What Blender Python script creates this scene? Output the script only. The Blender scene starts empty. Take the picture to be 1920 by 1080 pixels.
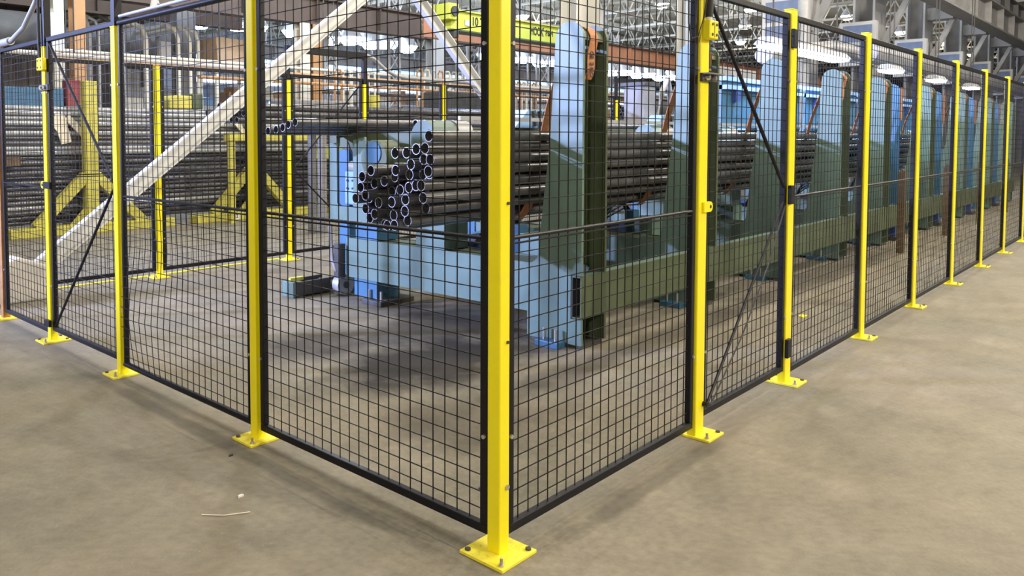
import bpy, bmesh, math, random
from mathutils import Vector, Matrix
random.seed(7)
SC = bpy.context.scene
COL = SC.collection

# ------------------------------------------------------------------ camera, world, exposure
cam = bpy.data.cameras.new('camera')
cam.sensor_fit = 'HORIZONTAL'
cam.sensor_width = 36.0
cam.lens = 36.0 * 1469.3 / 1920.0
cam.shift_x = 184.94 / 1920.0
cam.shift_y = -212.38 / 1920.0
cam.clip_end = 400
co = bpy.data.objects.new('camera', cam)
COL.objects.link(co)
yaw, pit, rol = math.radians(45.044), math.radians(2.7183), math.radians(-0.115)
fw = Vector((math.cos(yaw) * math.cos(pit), math.sin(yaw) * math.cos(pit), -math.sin(pit)))
rt = Vector((math.sin(yaw), -math.cos(yaw), 0))
up = rt.cross(fw)
r2 = rt * math.cos(rol) + up * math.sin(rol)
u2 = up * math.cos(rol) - rt * math.sin(rol)
M = Matrix((r2, u2, -fw)).transposed().to_4x4()
M.translation = Vector((-2.1915, -1.7616, 1.5143))
co.matrix_world = M
SC.camera = co

world = bpy.data.worlds.new('world')
SC.world = world
world.use_nodes = True
world.node_tree.nodes['Background'].inputs[0].default_value = (0.95, 0.95, 1.0, 1)
world.node_tree.nodes['Background'].inputs[1].default_value = 0.12

SC.view_settings.view_transform = 'Standard'
SC.view_settings.look = 'None'
SC.view_settings.gamma = 1.0
SC.view_settings.use_curve_mapping = False
SC.view_settings.exposure = 0.0
SC.cycles.use_denoising = True
SC.cycles.max_bounces = 6
SC.cycles.sample_clamp_indirect = 6.0

WARM = (1.0, 0.91, 0.77)
COOL = (0.40, 0.60, 1.0)

# ------------------------------------------------------------------ materials
def mat(name, c, rough=0.5, metal=0.0, var=0.10, scale=6.0, bump=0.0, emit=None, strength=1.0, spec=0.5, dirt=None, dirt_amt=0.3):
    m = bpy.data.materials.new(name)
    m.use_nodes = True
    nt = m.node_tree
    b = nt.nodes['Principled BSDF']
    b.inputs['Roughness'].default_value = rough
    b.inputs['Metallic'].default_value = metal
    b.inputs['Specular IOR Level'].default_value = spec
    tc = nt.nodes.new('ShaderNodeTexCoord')
    nz = nt.nodes.new('ShaderNodeTexNoise')
    nz.inputs['Scale'].default_value = scale
    nz.inputs['Detail'].default_value = 5
    nt.links.new(tc.outputs['Object'], nz.inputs['Vector'])
    rp = nt.nodes.new('ShaderNodeValToRGB')
    rp.color_ramp.elements[0].position = 0.3
    rp.color_ramp.elements[1].position = 0.7
    rp.color_ramp.elements[0].color = tuple(x * (1 - var) for x in c) + (1,)
    rp.color_ramp.elements[1].color = tuple(min(1, x * (1 + var)) for x in c) + (1,)
    nt.links.new(nz.outputs['Fac'], rp.inputs['Fac'])
    out = rp.outputs['Color']
    if dirt:
        n2 = nt.nodes.new('ShaderNodeTexNoise')
        n2.inputs['Scale'].default_value = scale * 3.1
        n2.inputs['Detail'].default_value = 8
        n2.inputs['Roughness'].default_value = 0.7
        nt.links.new(tc.outputs['Object'], n2.inputs['Vector'])
        r3 = nt.nodes.new('ShaderNodeValToRGB')
        r3.color_ramp.elements[0].position = 0.55
        r3.color_ramp.elements[1].position = 0.72
        r3.color_ramp.elements[0].color = (0, 0, 0, 1)
        r3.color_ramp.elements[1].color = (dirt_amt,) * 3 + (1,)
        nt.links.new(n2.outputs['Fac'], r3.inputs['Fac'])
        mx = nt.nodes.new('ShaderNodeMixRGB')
        mx.inputs[2].default_value = dirt + (1,)
        nt.links.new(r3.outputs['Color'], mx.inputs[0])
        nt.links.new(out, mx.inputs[1])
        out = mx.outputs['Color']
    nt.links.new(out, b.inputs['Base Color'])
    if bump:
        bp = nt.nodes.new('ShaderNodeBump')
        bp.inputs['Strength'].default_value = bump
        bp.inputs['Distance'].default_value = 0.01
        nt.links.new(nz.outputs['Fac'], bp.inputs['Height'])
        nt.links.new(bp.outputs['Normal'], b.inputs['Normal'])
    if emit:
        b.inputs['Emission Color'].default_value = emit + (1,)
        b.inputs['Emission Strength'].default_value = strength
    return m

YEL = mat('yellow_paint', (1.0, 0.86, 0.008), 0.36, var=0.03, scale=5, dirt=(0.80, 0.66, 0.05), dirt_amt=0.2)
YEL2 = mat('yellow_plate_paint', (1.0, 0.87, 0.06), 0.5, var=0.06, scale=14, dirt=(0.5, 0.40, 0.12), dirt_amt=0.6)
BLK = mat('black_powder_coat', (0.007, 0.007, 0.011), 0.45, var=0.2, scale=10, spec=0.3)
WIRE = mat('black_wire', (0.007, 0.006, 0.006), 0.5, var=0.2, spec=0.3)
TEAL = mat('machine_teal_paint', (0.130, 0.210, 0.180), 0.45, var=0.10, scale=3, bump=0.05, dirt=(0.10, 0.13, 0.11), dirt_amt=0.35)
GREEN = mat('machine_green_paint', (0.085, 0.115, 0.062), 0.5, var=0.12, scale=3, dirt=(0.07, 0.08, 0.06), dirt_amt=0.4)
BLUEP = mat('machine_blue_paint', (0.045, 0.15, 0.27), 0.45, var=0.12, scale=4, dirt=(0.05, 0.09, 0.13), dirt_amt=0.35)
LBLUE = mat('light_blue_paint', (0.25, 0.42, 0.68), 0.45, var=0.10, scale=4)
NAVY = mat('navy_panel', (0.03, 0.07, 0.28), 0.4, var=0.15, scale=4)
STEEL = mat('dark_mill_steel_pipe', (0.120, 0.120, 0.128), 0.27, metal=0.35, var=0.25, scale=9)
STEEL2 = mat('bright_steel_pipe', (0.44, 0.46, 0.50), 0.28, metal=0.3, var=0.25, scale=9)
STEELB = mat('blued_steel_pipe', (0.06, 0.09, 0.20), 0.35, metal=0.6, var=0.25, scale=9)
PEND = mat('cut_pipe_edge', (0.50, 0.50, 0.58), 0.3, metal=0.6, var=0.1)
BOLT = mat('zinc_bolt', (0.62, 0.60, 0.62), 0.3, metal=0.8, var=0.1)
GALV = mat('galvanized_grey', (0.40, 0.41, 0.43), 0.45, metal=0.25, var=0.12, scale=5)
WHITE = mat('offwhite_column_paint', (0.72, 0.70, 0.62), 0.5, var=0.06, scale=3)
BRACE = mat('pale_brace_paint', (0.66, 0.67, 0.66), 0.5, var=0.06, scale=3)
CONC = mat('pale_concrete', (0.58, 0.56, 0.52), 0.85, var=0.12, scale=5, bump=0.2)
STRAP = mat('orange_webbing', (0.50, 0.20, 0.085), 0.7, var=0.15, scale=30)
INK = mat('black_ink', (0.02, 0.02, 0.02), 0.6)
BROWN = mat('brown_girder_paint', (0.105, 0.075, 0.062), 0.6, var=0.15, scale=2)
SALMON = mat('salmon_girder_paint', (0.56, 0.26, 0.15), 0.6, var=0.12, scale=2)
TAN = mat('tan_column_paint', (0.50, 0.28, 0.13), 0.6, var=0.12, scale=2)
CRANE = mat('crane_yellow_green', (0.62, 0.66, 0.09), 0.5, var=0.06, scale=2)
RACK = mat('rack_yellow', (0.58, 0.54, 0.10), 0.55, var=0.15, scale=6, dirt=(0.25, 0.22, 0.08), dirt_amt=0.6)
DARK = mat('dark_grey_machine', (0.055, 0.055, 0.055), 0.5, var=0.25, scale=6)
MIDG = mat('mid_grey_paint', (0.26, 0.26, 0.27), 0.55, var=0.15, scale=3)
RUBBER = mat('black_rubber', (0.015, 0.015, 0.015), 0.6)
RUST = mat('rusty_orange_post', (0.36, 0.17, 0.05), 0.7, var=0.3, scale=10)
WOOD = mat('brown_timber', (0.13, 0.085, 0.05), 0.75, var=0.3, scale=12)
CLOTH = mat('offwhite_cloth', (0.75, 0.70, 0.60), 0.9, var=0.1, scale=12)
DECK = mat('roof_deck', (0.36, 0.32, 0.25), 0.8, var=0.15, scale=0.7)
TRUSS = mat('truss_paint', (0.42, 0.39, 0.32), 0.6, var=0.12, scale=1)
LOUV = mat('louvre_blue', (0.16, 0.22, 0.40), 0.5, var=0.1)
LGREY = mat('light_grey_paint', (0.60, 0.61, 0.64), 0.5, var=0.08, scale=2)
COLG = mat('runway_column_grey', (0.40, 0.41, 0.43), 0.5, var=0.1, scale=1)
PAPER = mat('white_tag', (0.85, 0.85, 0.85), 0.7, var=0.03)
REDP = mat('dark_red_paint', (0.30, 0.05, 0.05), 0.5, var=0.1)
BROWNWALL = mat('brown_siding', (0.15, 0.125, 0.105), 0.7, var=0.2, scale=1.2)
GREYWALL = mat('pale_siding', (0.46, 0.47, 0.50), 0.7, var=0.12, scale=0.8)
E_COOL = mat('cool_lamp_lens', (0.9, 0.95, 1.0), 0.4, emit=(0.55, 0.72, 1.0), strength=38)
E_COOL2 = mat('cool_tube_lens', (0.9, 0.95, 1.0), 0.4, emit=(0.78, 0.90, 1.0), strength=16)
E_WARM = mat('warm_lamp_lens', (1.0, 0.95, 0.85), 0.4, emit=(1.0, 0.90, 0.72), strength=30)

def floor_material():
    m = bpy.data.materials.new('worn_concrete_floor')
    m.use_nodes = True
    nt = m.node_tree
    N, L = nt.nodes, nt.links
    b = N['Principled BSDF']
    b.inputs['Roughness'].default_value = 0.72
    b.inputs['Specular IOR Level'].default_value = 0.35
    tc = N.new('ShaderNodeNewGeometry')
    def noise(s, d=6, r=0.6):
        n = N.new('ShaderNodeTexNoise')
        n.inputs['Scale'].default_value = s
        n.inputs['Detail'].default_value = d
        n.inputs['Roughness'].default_value = r
        L.new(tc.outputs['Position'], n.inputs['Vector'])
        return n.outputs['Fac']
    def ramp(f, p0, c0, p1, c1):
        r = N.new('ShaderNodeValToRGB')
        e = r.color_ramp.elements
        e[0].position, e[1].position = p0, p1
        e[0].color, e[1].color = c0 + (1,), c1 + (1,)
        L.new(f, r.inputs['Fac'])
        return r.outputs['Color']
    def mix(fac, a, c, mode='MIX'):
        x = N.new('ShaderNodeMixRGB')
        x.blend_type = mode
        for i, v in ((0, fac), (1, a), (2, c)):
            if isinstance(v, (int, float)):
                x.inputs[i].default_value = v
            elif isinstance(v, tuple):
                x.inputs[i].default_value = v + (1,)
            else:
                L.new(v, x.inputs[i])
        return x.outputs['Color']
    base = ramp(noise(0.9), 0.30, (0.205, 0.195, 0.155), 0.70, (0.290, 0.255, 0.205))
    base = mix(1.0, base, ramp(noise(3.3, 7, 0.7), 0.28, (0.80, 0.80, 0.80), 0.66, (1.10, 1.10, 1.08)), 'MULTIPLY')
    base = mix(0.9, base, ramp(noise(26, 8, 0.75), 0.30, (0.78, 0.78, 0.76), 0.70, (1.12, 1.12, 1.10)), 'MULTIPLY')
    base = mix(ramp(noise(70, 3, 0.5), 0.69, (0, 0, 0), 0.78, (0.5, 0.5, 0.5)), base, (0.50, 0.47, 0.40))
    # oil stains mixed with painted machine shade, each placed with a ragged outline
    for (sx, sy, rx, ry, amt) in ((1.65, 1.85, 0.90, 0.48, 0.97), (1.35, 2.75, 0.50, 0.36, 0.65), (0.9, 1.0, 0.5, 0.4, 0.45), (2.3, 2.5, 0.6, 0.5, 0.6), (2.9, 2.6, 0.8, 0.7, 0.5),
                                  (3.4, 1.05, 2.2, 0.16, 0.6), (7.4, 1.1, 3.0, 0.22, 0.6), (-0.16, 1.7, 0.05, 1.6, 0.45), (0.9, -0.12, 0.9, 0.05, 0.4)):  # thin strips by the fence are rail shadow painted into the colour
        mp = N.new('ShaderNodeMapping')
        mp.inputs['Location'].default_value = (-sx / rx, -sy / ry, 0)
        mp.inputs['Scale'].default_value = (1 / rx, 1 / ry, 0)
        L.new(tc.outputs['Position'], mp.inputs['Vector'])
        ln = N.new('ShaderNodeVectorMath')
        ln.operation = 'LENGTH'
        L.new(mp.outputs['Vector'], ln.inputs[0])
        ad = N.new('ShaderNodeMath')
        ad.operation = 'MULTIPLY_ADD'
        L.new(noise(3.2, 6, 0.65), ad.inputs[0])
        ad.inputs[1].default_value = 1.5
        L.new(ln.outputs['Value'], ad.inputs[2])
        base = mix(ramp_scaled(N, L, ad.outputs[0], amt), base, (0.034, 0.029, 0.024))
    L.new(base, b.inputs['Base Color'])
    bp = N.new('ShaderNodeBump')
    bp.inputs['Strength'].default_value = 0.12
    bp.inputs['Distance'].default_value = 0.005
    L.new(noise(60, 6, 0.7), bp.inputs['Height'])
    L.new(bp.outputs['Normal'], b.inputs['Normal'])
    return m
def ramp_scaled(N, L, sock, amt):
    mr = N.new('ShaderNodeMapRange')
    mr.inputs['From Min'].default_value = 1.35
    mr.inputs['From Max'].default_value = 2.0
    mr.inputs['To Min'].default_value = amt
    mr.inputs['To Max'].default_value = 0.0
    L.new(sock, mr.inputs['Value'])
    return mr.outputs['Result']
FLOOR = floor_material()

# ------------------------------------------------------------------ mesh helpers
def abs_loc(o):
    v = Vector((0, 0, 0))
    while o:
        v += Vector(o.location)
        o = o.parent
    return v

class MB:
    def __init__(s):
        s.v, s.f = [], []
    def box(s, x0, x1, y0, y1, z0, z1):
        n = len(s.v)
        s.v += [(x, y, z) for z in (z0, z1) for y in (y0, y1) for x in (x0, x1)]
        s.f += [tuple(n + i for i in q) for q in ((0, 2, 3, 1), (4, 5, 7, 6), (0, 1, 5, 4), (2, 6, 7, 3), (0, 4, 6, 2), (1, 3, 7, 5))]
        return s
    def beam(s, a, b, w, h, side=None):                    # a rectangular bar from a to b: w across, h up
        a, b = Vector(a), Vector(b)
        d = (b - a).normalized()
        ref = Vector(side) if side else (Vector((0, 0, 1)) if abs(d.z) < 0.95 else Vector((1, 0, 0)))
        r = d.cross(ref).normalized() * (w / 2)
        u = r.cross(d).normalized() * (h / 2)
        n = len(s.v)
        for p in (a, b):
            s.v += [tuple(p + r + u), tuple(p - r + u), tuple(p - r - u), tuple(p + r - u)]
        s.f += [(n, n + 1, n + 2, n + 3), (n + 7, n + 6, n + 5, n + 4)]
        s.f += [(n + i, n + 4 + i, n + 4 + (i + 1) % 4, n + (i + 1) % 4) for i in range(4)]
        return s
    def path(s, pts, r, k=8, caps=True):                   # a round bar along points
        pts = [Vector(p) for p in pts]
        n0 = len(s.v)
        for i, p in enumerate(pts):
            d = (pts[min(i + 1, len(pts) - 1)] - pts[max(i - 1, 0)]).normalized()
            ref = Vector((0, 0, 1)) if abs(d.z) < 0.9 else Vector((1, 0, 0))
            a = d.cross(ref).normalized()
            c = a.cross(d).normalized()
            for j in range(k):
                t = 2 * math.pi * (j + 0.5) / k
                s.v.append(tuple(p + a * (r * math.cos(t)) + c * (r * math.sin(t))))
        for i in range(len(pts) - 1):
            for j in range(k):
                a0, a1 = n0 + i * k + j, n0 + i * k + (j + 1) % k
                s.f.append((a0, a1, a1 + k, a0 + k))
        if caps:
            s.f.append(tuple(n0 + j for j in reversed(range(k))))
            s.f.append(tuple(n0 + (len(pts) - 1) * k + j for j in range(k)))
        return s
    def prism(s, prof, axis, a, b):                        # polygon prof (two coords) swept along axis from a to b
        n, k = len(s.v), len(prof)
        for t in (a, b):
            for (p, q) in prof:
                s.v.append((t, p, q) if axis == 0 else (p, t, q) if axis == 1 else (p, q, t))
        s.f.append(tuple(n + i for i in range(k)))
        s.f.append(tuple(n + k + i for i in reversed(range(k))))
        s.f += [(n + i, n + k + i, n + k + (i + 1) % k, n + (i + 1) % k) for i in range(k)]
        return s
    def disc(s, c, axis, r, h, k=20):                      # a solid cylinder centred at c
        d = Vector([(1, 0, 0), (0, 1, 0), (0, 0, 1)][axis]) * (h / 2)
        return s.path([Vector(c) - d, Vector(c) + d], r, k)
    def cone(s, c, r0, r1, h, k=20):
        n = len(s.v)
        for (r, z) in ((r0, c[2]), (r1, c[2] + h)):
            s.v += [(c[0] + r * math.cos(2 * math.pi * j / k), c[1] + r * math.sin(2 * math.pi * j / k), z) for j in range(k)]
        s.f += [(n + j, n + (j + 1) % k, n + k + (j + 1) % k, n + k + j) for j in range(k)]
        s.f += [tuple(n + j for j in reversed(range(k))), tuple(n + k + j for j in range(k))]
        return s
    def ribbon(s, pts, x0, x1, th=0.006):                  # strap in the YZ plane: pts (y,z), spans x0..x1
        n = len(s.v)
        P = [Vector((0, y, z)) for (y, z) in pts]
        for i, p in enumerate(P):
            d = (P[min(i + 1, len(P) - 1)] - P[max(i - 1, 0)]).normalized()
            nn = Vector((0, -d.z, d.y)) * (th / 2)
            for x in (x0, x1):
                for sg in (1, -1):
                    q = p + nn * sg
                    s.v.append((x, q.y, q.z))
        for i in range(len(P) - 1):
            a, b = n + 4 * i, n + 4 * i + 4
            s.f += [(a, a + 2, b + 2, b), (a + 1, b + 1, b + 3, a + 3), (a, b, b + 1, a + 1), (a + 2, a + 3, b + 3, b + 2)]
        e = n + 4 * (len(P) - 1)
        s.f += [(n, n + 1, n + 3, n + 2), (e, e + 2, e + 3, e + 1)]
        return s
    def build(s, name, material, parent=None, bevel=0.0, smooth=False):
        off = abs_loc(parent) if parent else None
        if off is None:
            xs, ys, zs = zip(*s.v)
            off = Vector(((min(xs) + max(xs)) / 2, (min(ys) + max(ys)) / 2, min(zs)))
        me = bpy.data.meshes.new(name)
        me.from_pydata([(x - off.x, y - off.y, z - off.z) for x, y, z in s.v], [], s.f)
        bm = bmesh.new()
        bm.from_mesh(me)
        bmesh.ops.recalc_face_normals(bm, faces=bm.faces)
        if bevel:
            bmesh.ops.bevel(bm, geom=[e for e in bm.edges if len(e.link_faces) == 2 and e.calc_face_angle(0) > 0.6], offset=bevel, segments=2, affect='EDGES', profile=0.5)
        bm.to_mesh(me)
        bm.free()
        me.materials.append(material)
        if smooth:
            for p in me.polygons:
                p.use_smooth = True
            me.set_sharp_from_angle(angle=math.radians(40))
        o = bpy.data.objects.new(name, me)
        COL.objects.link(o)
        if parent:
            o.parent = parent
        else:
            o.location = off
        return o

def tag(o, label, cat=None, group=None, kind=None):
    o['label'] = label
    if cat: o['category'] = cat
    if group: o['group'] = group
    if kind: o['kind'] = kind
    return o
def thing(name, label, cat, loc, group=None, kind=None):
    o = bpy.data.objects.new(name, None)
    o.empty_display_size = 0.2
    COL.objects.link(o)
    o.location = loc
    return tag(o, label, cat, group, kind)
def copy_tree(o, parent=None):
    c = o.copy()
    COL.objects.link(c)
    if parent: c.parent = parent
    for ch in list(o.children):
        copy_tree(ch, c)
    return c
def text_mesh(name, body, size, loc, xdir, updir, material, parent, squeeze=1.0):
    cu = bpy.data.curves.new(name, 'FONT')
    cu.body = body
    cu.size = size
    cu.extrude = 0.001
    cu.offset = size * 0.03
    cu.align_x = 'CENTER'
    cu.align_y = 'CENTER'
    tmp = bpy.data.objects.new('tmp', cu)
    COL.objects.link(tmp)
    dg = bpy.context.evaluated_depsgraph_get()
    dg.update()
    me = bpy.data.meshes.new_from_object(tmp.evaluated_get(dg))
    bpy.data.objects.remove(tmp)
    x, u = Vector(xdir).normalized(), Vector(updir).normalized()
    z = x.cross(u)
    off = abs_loc(parent)
    for v in me.vertices:
        v.co = Vector(loc) - off + x * (v.co.x * squeeze) + u * v.co.y + z * v.co.z
    me.materials.clear()
    me.materials.append(material)
    o = bpy.data.objects.new(name, me)
    COL.objects.link(o)
    o.parent = parent
    return o
def structure(name, mb, material, label, **k):
    return tag(mb.build(name, material, None, **k), label, None, None, 'structure')
ORD = ['first', 'second', 'third', 'fourth', 'fifth', 'sixth', 'seventh', 'eighth', 'ninth', 'tenth', 'eleventh', 'twelfth']

# ------------------------------------------------------------------ the hall
CEIL = 11.0
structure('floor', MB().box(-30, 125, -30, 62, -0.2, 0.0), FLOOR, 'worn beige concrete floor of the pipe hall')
structure('ceiling', MB().box(-30, 125, -30, 62, CEIL, CEIL + 0.2), DECK, 'beige metal roof deck high over the hall')
wb = structure('wall_back', MB().box(-30, 125, 60, 60.3, 0, CEIL), GREYWALL, 'pale grey siding wall far behind the pipe bays')
rib = MB()
for i in range(155):
    rib.box(-30 + i, -29.85 + i, 59.9, 60, 0.02, CEIL - 0.02)
rib.build('siding_rib', GREYWALL, wb)['kind'] = 'stuff'
wr = structure('wall_right', MB().box(120, 120.3, -30, 60, 0, CEIL), BROWNWALL, 'brownish wall closing the far end of the hall')
wl = structure('wall_left', MB().box(-12, 9.0, 21.0, 21.3, 0, CEIL), BROWNWALL, 'dark brown siding wall behind the pipe racks')
rib = MB()
for i in range(42):
    rib.box(-11.9 + i * 0.5, -11.75 + i * 0.5, 20.93, 21.0, 0.02, CEIL - 0.02)
rib.build('siding_rib', BROWNWALL, wl)['kind'] = 'stuff'

# roof trusses and purlins
def truss(x, y0, y1, z0, z1):
    t = thing('roof_beam', 'open web steel roof truss crossing under the deck', None, (x, y0, z0), 'roof trusses under the deck', 'structure')
    MB().box(x - 0.06, x + 0.06, y0, y1, z1 - 0.12, z1).build('top_chord', TRUSS, t)
    MB().box(x - 0.06, x + 0.06, y0, y1, z0, z0 + 0.12).build('bottom_chord', TRUSS, t)
    w = MB()
    n = int((y1 - y0) / 1.6)
    for i in range(n):
        a = y0 + (y1 - y0) * i / n
        c = y0 + (y1 - y0) * (i + 1) / n
        m = (a + c) / 2
        w.beam((x, a, z0 + 0.06), (x, m, z1 - 0.06), 0.07, 0.07)
        w.beam((x, m, z1 - 0.06), (x, c, z0 + 0.06), 0.07, 0.07)
    w.build('web_bars', TRUSS, t)['kind'] = 'stuff'
for x in range(20, 118, 6):
    truss(x, 2, 58, 8.6, 10.4)
for i, y in enumerate(range(4, 58, 4)):
    structure('trim_%d' % (i + 1), MB().box(14, 118, y - 0.08, y + 0.08, 10.4, 10.75), TRUSS, 'long roof purlin running the length of the hall, number %s from the aisle' % (ORD + ['thirteenth', 'fourteenth', 'fifteenth'])[i])

# ------------------------------------------------------------------ lamps
def lamp(name, x, y, z, lens, color, power, label, group, drop=0.9, r=0.28):
    t = thing(name, label, 'lamp', (x, y, z), group)
    MB().cone((x, y, z), r, r * 0.35, r * 1.1, 20).build('reflector', LGREY, t, smooth=True)
    MB().cone((x, y, z - r * 0.55), r * 0.55, r * 0.95, r * 0.54, 20).build('lens', lens, t, smooth=True)
    MB().path([(x, y, z + r * 1.05), (x, y, z + drop)], 0.02, 6).build('stem', DARK, t)
    if power:
        li = bpy.data.lights.new('lamp_light', 'POINT')
        li.shadow_soft_size = 0.16
        li.color = color
        li.energy = power
        lo = bpy.data.objects.new('lamp_light', li)
        COL.objects.link(lo)
        lo.parent = t
        lo.location = (0, 0, -r * 0.55 - 0.2)
    return t
def flood(x, y, z, aim, power, label, color, cone):
    t = thing('flood_lamp', label, 'lamp', (x, y, 0), 'flood lamps on masts')
    MB().path([(x, y, 0), (x, y, z - 0.25)], 0.09, 12).build('mast', GALV, t, smooth=True)
    d = (Vector(aim) - Vector((x, y, z))).normalized()
    c = Vector((x, y, z))
    MB().beam(c - d * 0.25, c, 0.6, 0.5).build('housing', DARK, t, bevel=0.02)
    MB().beam(c + d * 0.001, c + d * 0.012, 0.54, 0.44).build('lens', E_COOL, t)
    MB().box(x - 0.05, x + 0.05, y - 0.05, y + 0.05, z - 0.3, z - 0.2).build('bracket', DARK, t)
    li = bpy.data.lights.new('flood_light', 'SPOT')
    li.spot_size = math.radians(cone)
    li.spot_blend = 0.4
    li.shadow_soft_size = 0.25
    li.color = color
    li.energy = power
    lo = bpy.data.objects.new('flood_light', li)
    COL.objects.link(lo)
    lo.parent = t
    lo.location = c + d * 0.1 - Vector(t.location)
    lo.rotation_euler = d.to_track_quat('-Z', 'Y').to_euler()
# unseen warm high bays; the low ones are added to brighten the posts
for (x, y, z, p) in ((-11.5, -5, 5.2, 2000), (3, -9, 6.0, 2100), (11, -8, 6.8, 1900), (-8.5, 2, 8.2, 200), (-3.5, 4.5, 8.2, 260), (3.4, 1.5, 8.2, 600), (9.5, 4.5, 8.2, 700),
                     (7, -1.8, 8.2, 1000), (14, -2.5, 8.2, 1000), (18.5, 2.4, 8.2, 700), (21, -5, 8.2, 900), (27, -1, 8.2, 900)):
    lamp('unseen_aisle_lamp', x, y, z, E_WARM, WARM, p, 'warm lamp hung out of view over the near aisle and line', 'unseen warm lamps over the near aisle', drop=10.95 - z)
for (x, y) in ((39.3, 19.9), (44.8, 17.1), (51.6, 13.9), (51.2, 20.1), (62.6, 13.6), (72.4, 12.9), (37.1, 28), (60, 24), (84, 13), (74, 22), (46, 32), (33, 12)):
    lamp('roof_lamp', x, y, 9.0, E_WARM, WARM, 190, 'warm high bay lamp burning under the far roof', 'warm lamps under the far roof', drop=1.4, r=0.42)
# cool lamps over the storage bays behind
for (x, y) in ((3, 13.5), (9.5, 12), (16, 10.5), (24, 11)):
    lamp('bay_or_added_lamp', x, y, 7.6, E_COOL, (0.75, 0.86, 1.0), 700, 'bluish high bay lamp hanging over the pipe racks', 'bluish lamps over the pipe racks', drop=3.35)
for (x, y) in ((0.5, 7.5), (5.5, 7.8)):  # unseen white lamps added to brighten the rack pipes
    lamp('bay_or_added_lamp', x, y, 8.0, E_WARM, (1.0, 0.95, 0.88), 520, 'added white lamp out of view over the back fence, lighting the rack', 'added white lamps over the back fence', drop=2.95)
flood(-15, 17, 6.9, (7.5, 1.8, 1.7), 40000, 'bluish flood lamp on a mast far off to the left', (0.46, 0.54, 1.0), 25)
flood(-17.5, 13.5, 6.4, (8.5, 1.8, 1.7), 28000, 'second bluish flood lamp on a mast nearer the aisle', (0.46, 0.54, 1.0), 20)
def bank(x0, x1, y, z, nx, ny, label):
    for i in range(nx):
        for j in range(ny):
            x = x0 + (x1 - x0) * i / max(1, nx - 1)
            lamp('bank_lamp', x + 0.55 * j, y + 2.2 * j, z + 0.12 * (i % 2) + 0.42 * j, E_COOL, (0.62, 0.76, 1.0), 1300 if (i + j) % 3 == 0 else 0, label, label + ' bank', drop=CEIL - z - 0.12 * (i % 2) - 0.42 * j - 0.005, r=0.55)
bank(13.7, 16.3, 26, 6.1, 3, 2, 'bluish lamp in the cluster seen left of the second yellow post')
bank(20.3, 25.1, 26, 6.0, 5, 3, 'bluish lamp in the big cluster under the brown girder')
bank(33.2, 37.6, 26, 6.0, 4, 2, 'bluish lamp in the cluster beside the first machine column')
bank(41, 54, 26, 5.9, 9, 2, 'bluish lamp in the long row beyond the first machine column')

# ------------------------------------------------------------------ girders, columns and crane of the building
def i_beam_x(x0, x1, y, z0, z1, name, label, m_web, m_fl, fw_=0.35, t=0.06):
    g = thing(name, label, None, (x0, y, z0), None, 'structure')
    MB().box(x0, x1, y - 0.03, y + 0.03, z0 + t, z1 - t).build('web', m_web, g)
    MB().box(x0, x1, y - fw_ / 2, y + fw_ / 2, z0, z0 + t).build('flange', m_fl, g)
    MB().box(x0, x1, y - fw_ / 2, y + fw_ / 2, z1 - t, z1).build('flange', m_fl, g)
    st = MB()
    x = x0 + 0.8
    while x < x1:
        st.box(x, x + 0.03, y - fw_ / 2 + 0.02, y - 0.03, z0 + t, z1 - t)
        x += 2.4
    st.build('stiffener', m_web, g)['kind'] = 'stuff'
    return g
i_beam_x(-6, 15.9, 16, 4.68, 5.46, 'runway_girder', 'dark brown steel runway girder crossing behind the back fence', BROWN, BROWN)
i_beam_x(16.0, 70, 16, 4.68, 5.46, 'runway_girder', 'salmon orange continuation of the brown runway girder', SALMON, BROWN)
i_beam_x(-8, 12, 20.3, 5.0, 5.9, 'runway_girder', 'second dark brown girder higher up behind the racks', BROWN, BROWN)
i_beam_x(-6, 40, 21.5, 4.3, 4.8, 'runway_girder', 'grey girder deeper in the hall behind the brown one', MIDG, MIDG)

def h_column(x, y, w, z1, m, m2, label, d=0.30):
    c = thing('steel_column', label, None, (x, y, 0), None, 'structure')
    MB().box(x - w / 2, x + w / 2, y - d / 2, y - d / 2 + 0.03, 0, z1).build('flange', m, c)
    MB().box(x - w / 2, x + w / 2, y + d / 2 - 0.03, y + d / 2, 0, z1).build('flange', m, c)
    MB().box(x - 0.02, x + 0.02, y - d / 2 + 0.03, y + d / 2 - 0.03, 0, z1).build('web', m2, c)
    return c
h_column(4.93, 15.95, 0.26, 4.68, TAN, TAN, 'orange tan steel column above the left fence gate')
h_column(4.50, 16.0, 0.22, 4.68, WHITE, WHITE, 'off white column just beside the orange tan one')
h_column(11.1, 15.9, 0.36, 4.68, WHITE, TAN, 'off white column behind the header of the rear gate')
h_column(11.55, 15.95, 0.30, 4.68, TAN, TAN, 'tan column beside the off white one behind the rear gate')
h_column(14.1, 19.0, 0.45, 8.6, LGREY, LGREY, 'light grey column under the big lamp cluster')
h_column(16.5, 15.95, 0.55, 4.68, LGREY, WHITE, 'pale column near the hook of the crane')
h_column(14.28, 9.0, 0.95, 8.6, WHITE, LGREY, 'tall off white column rising above the first machine column', d=0.5)
h_column(21.0, 9.4, 0.8, 8.6, WHITE, LGREY, 'tall off white column above the second machine column', d=0.5)
h_column(9.2, 19.0, 0.6, 8.0, MIDG, MIDG, 'grey column under the left lamp cluster')
for i, x in enumerate((27, 36, 48, 62)):
    h_column(x, 22, 0.8, 8.6, LGREY, MIDG, 'grey hall column, %s of the row behind the crane girder' % ORD[i])
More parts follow.
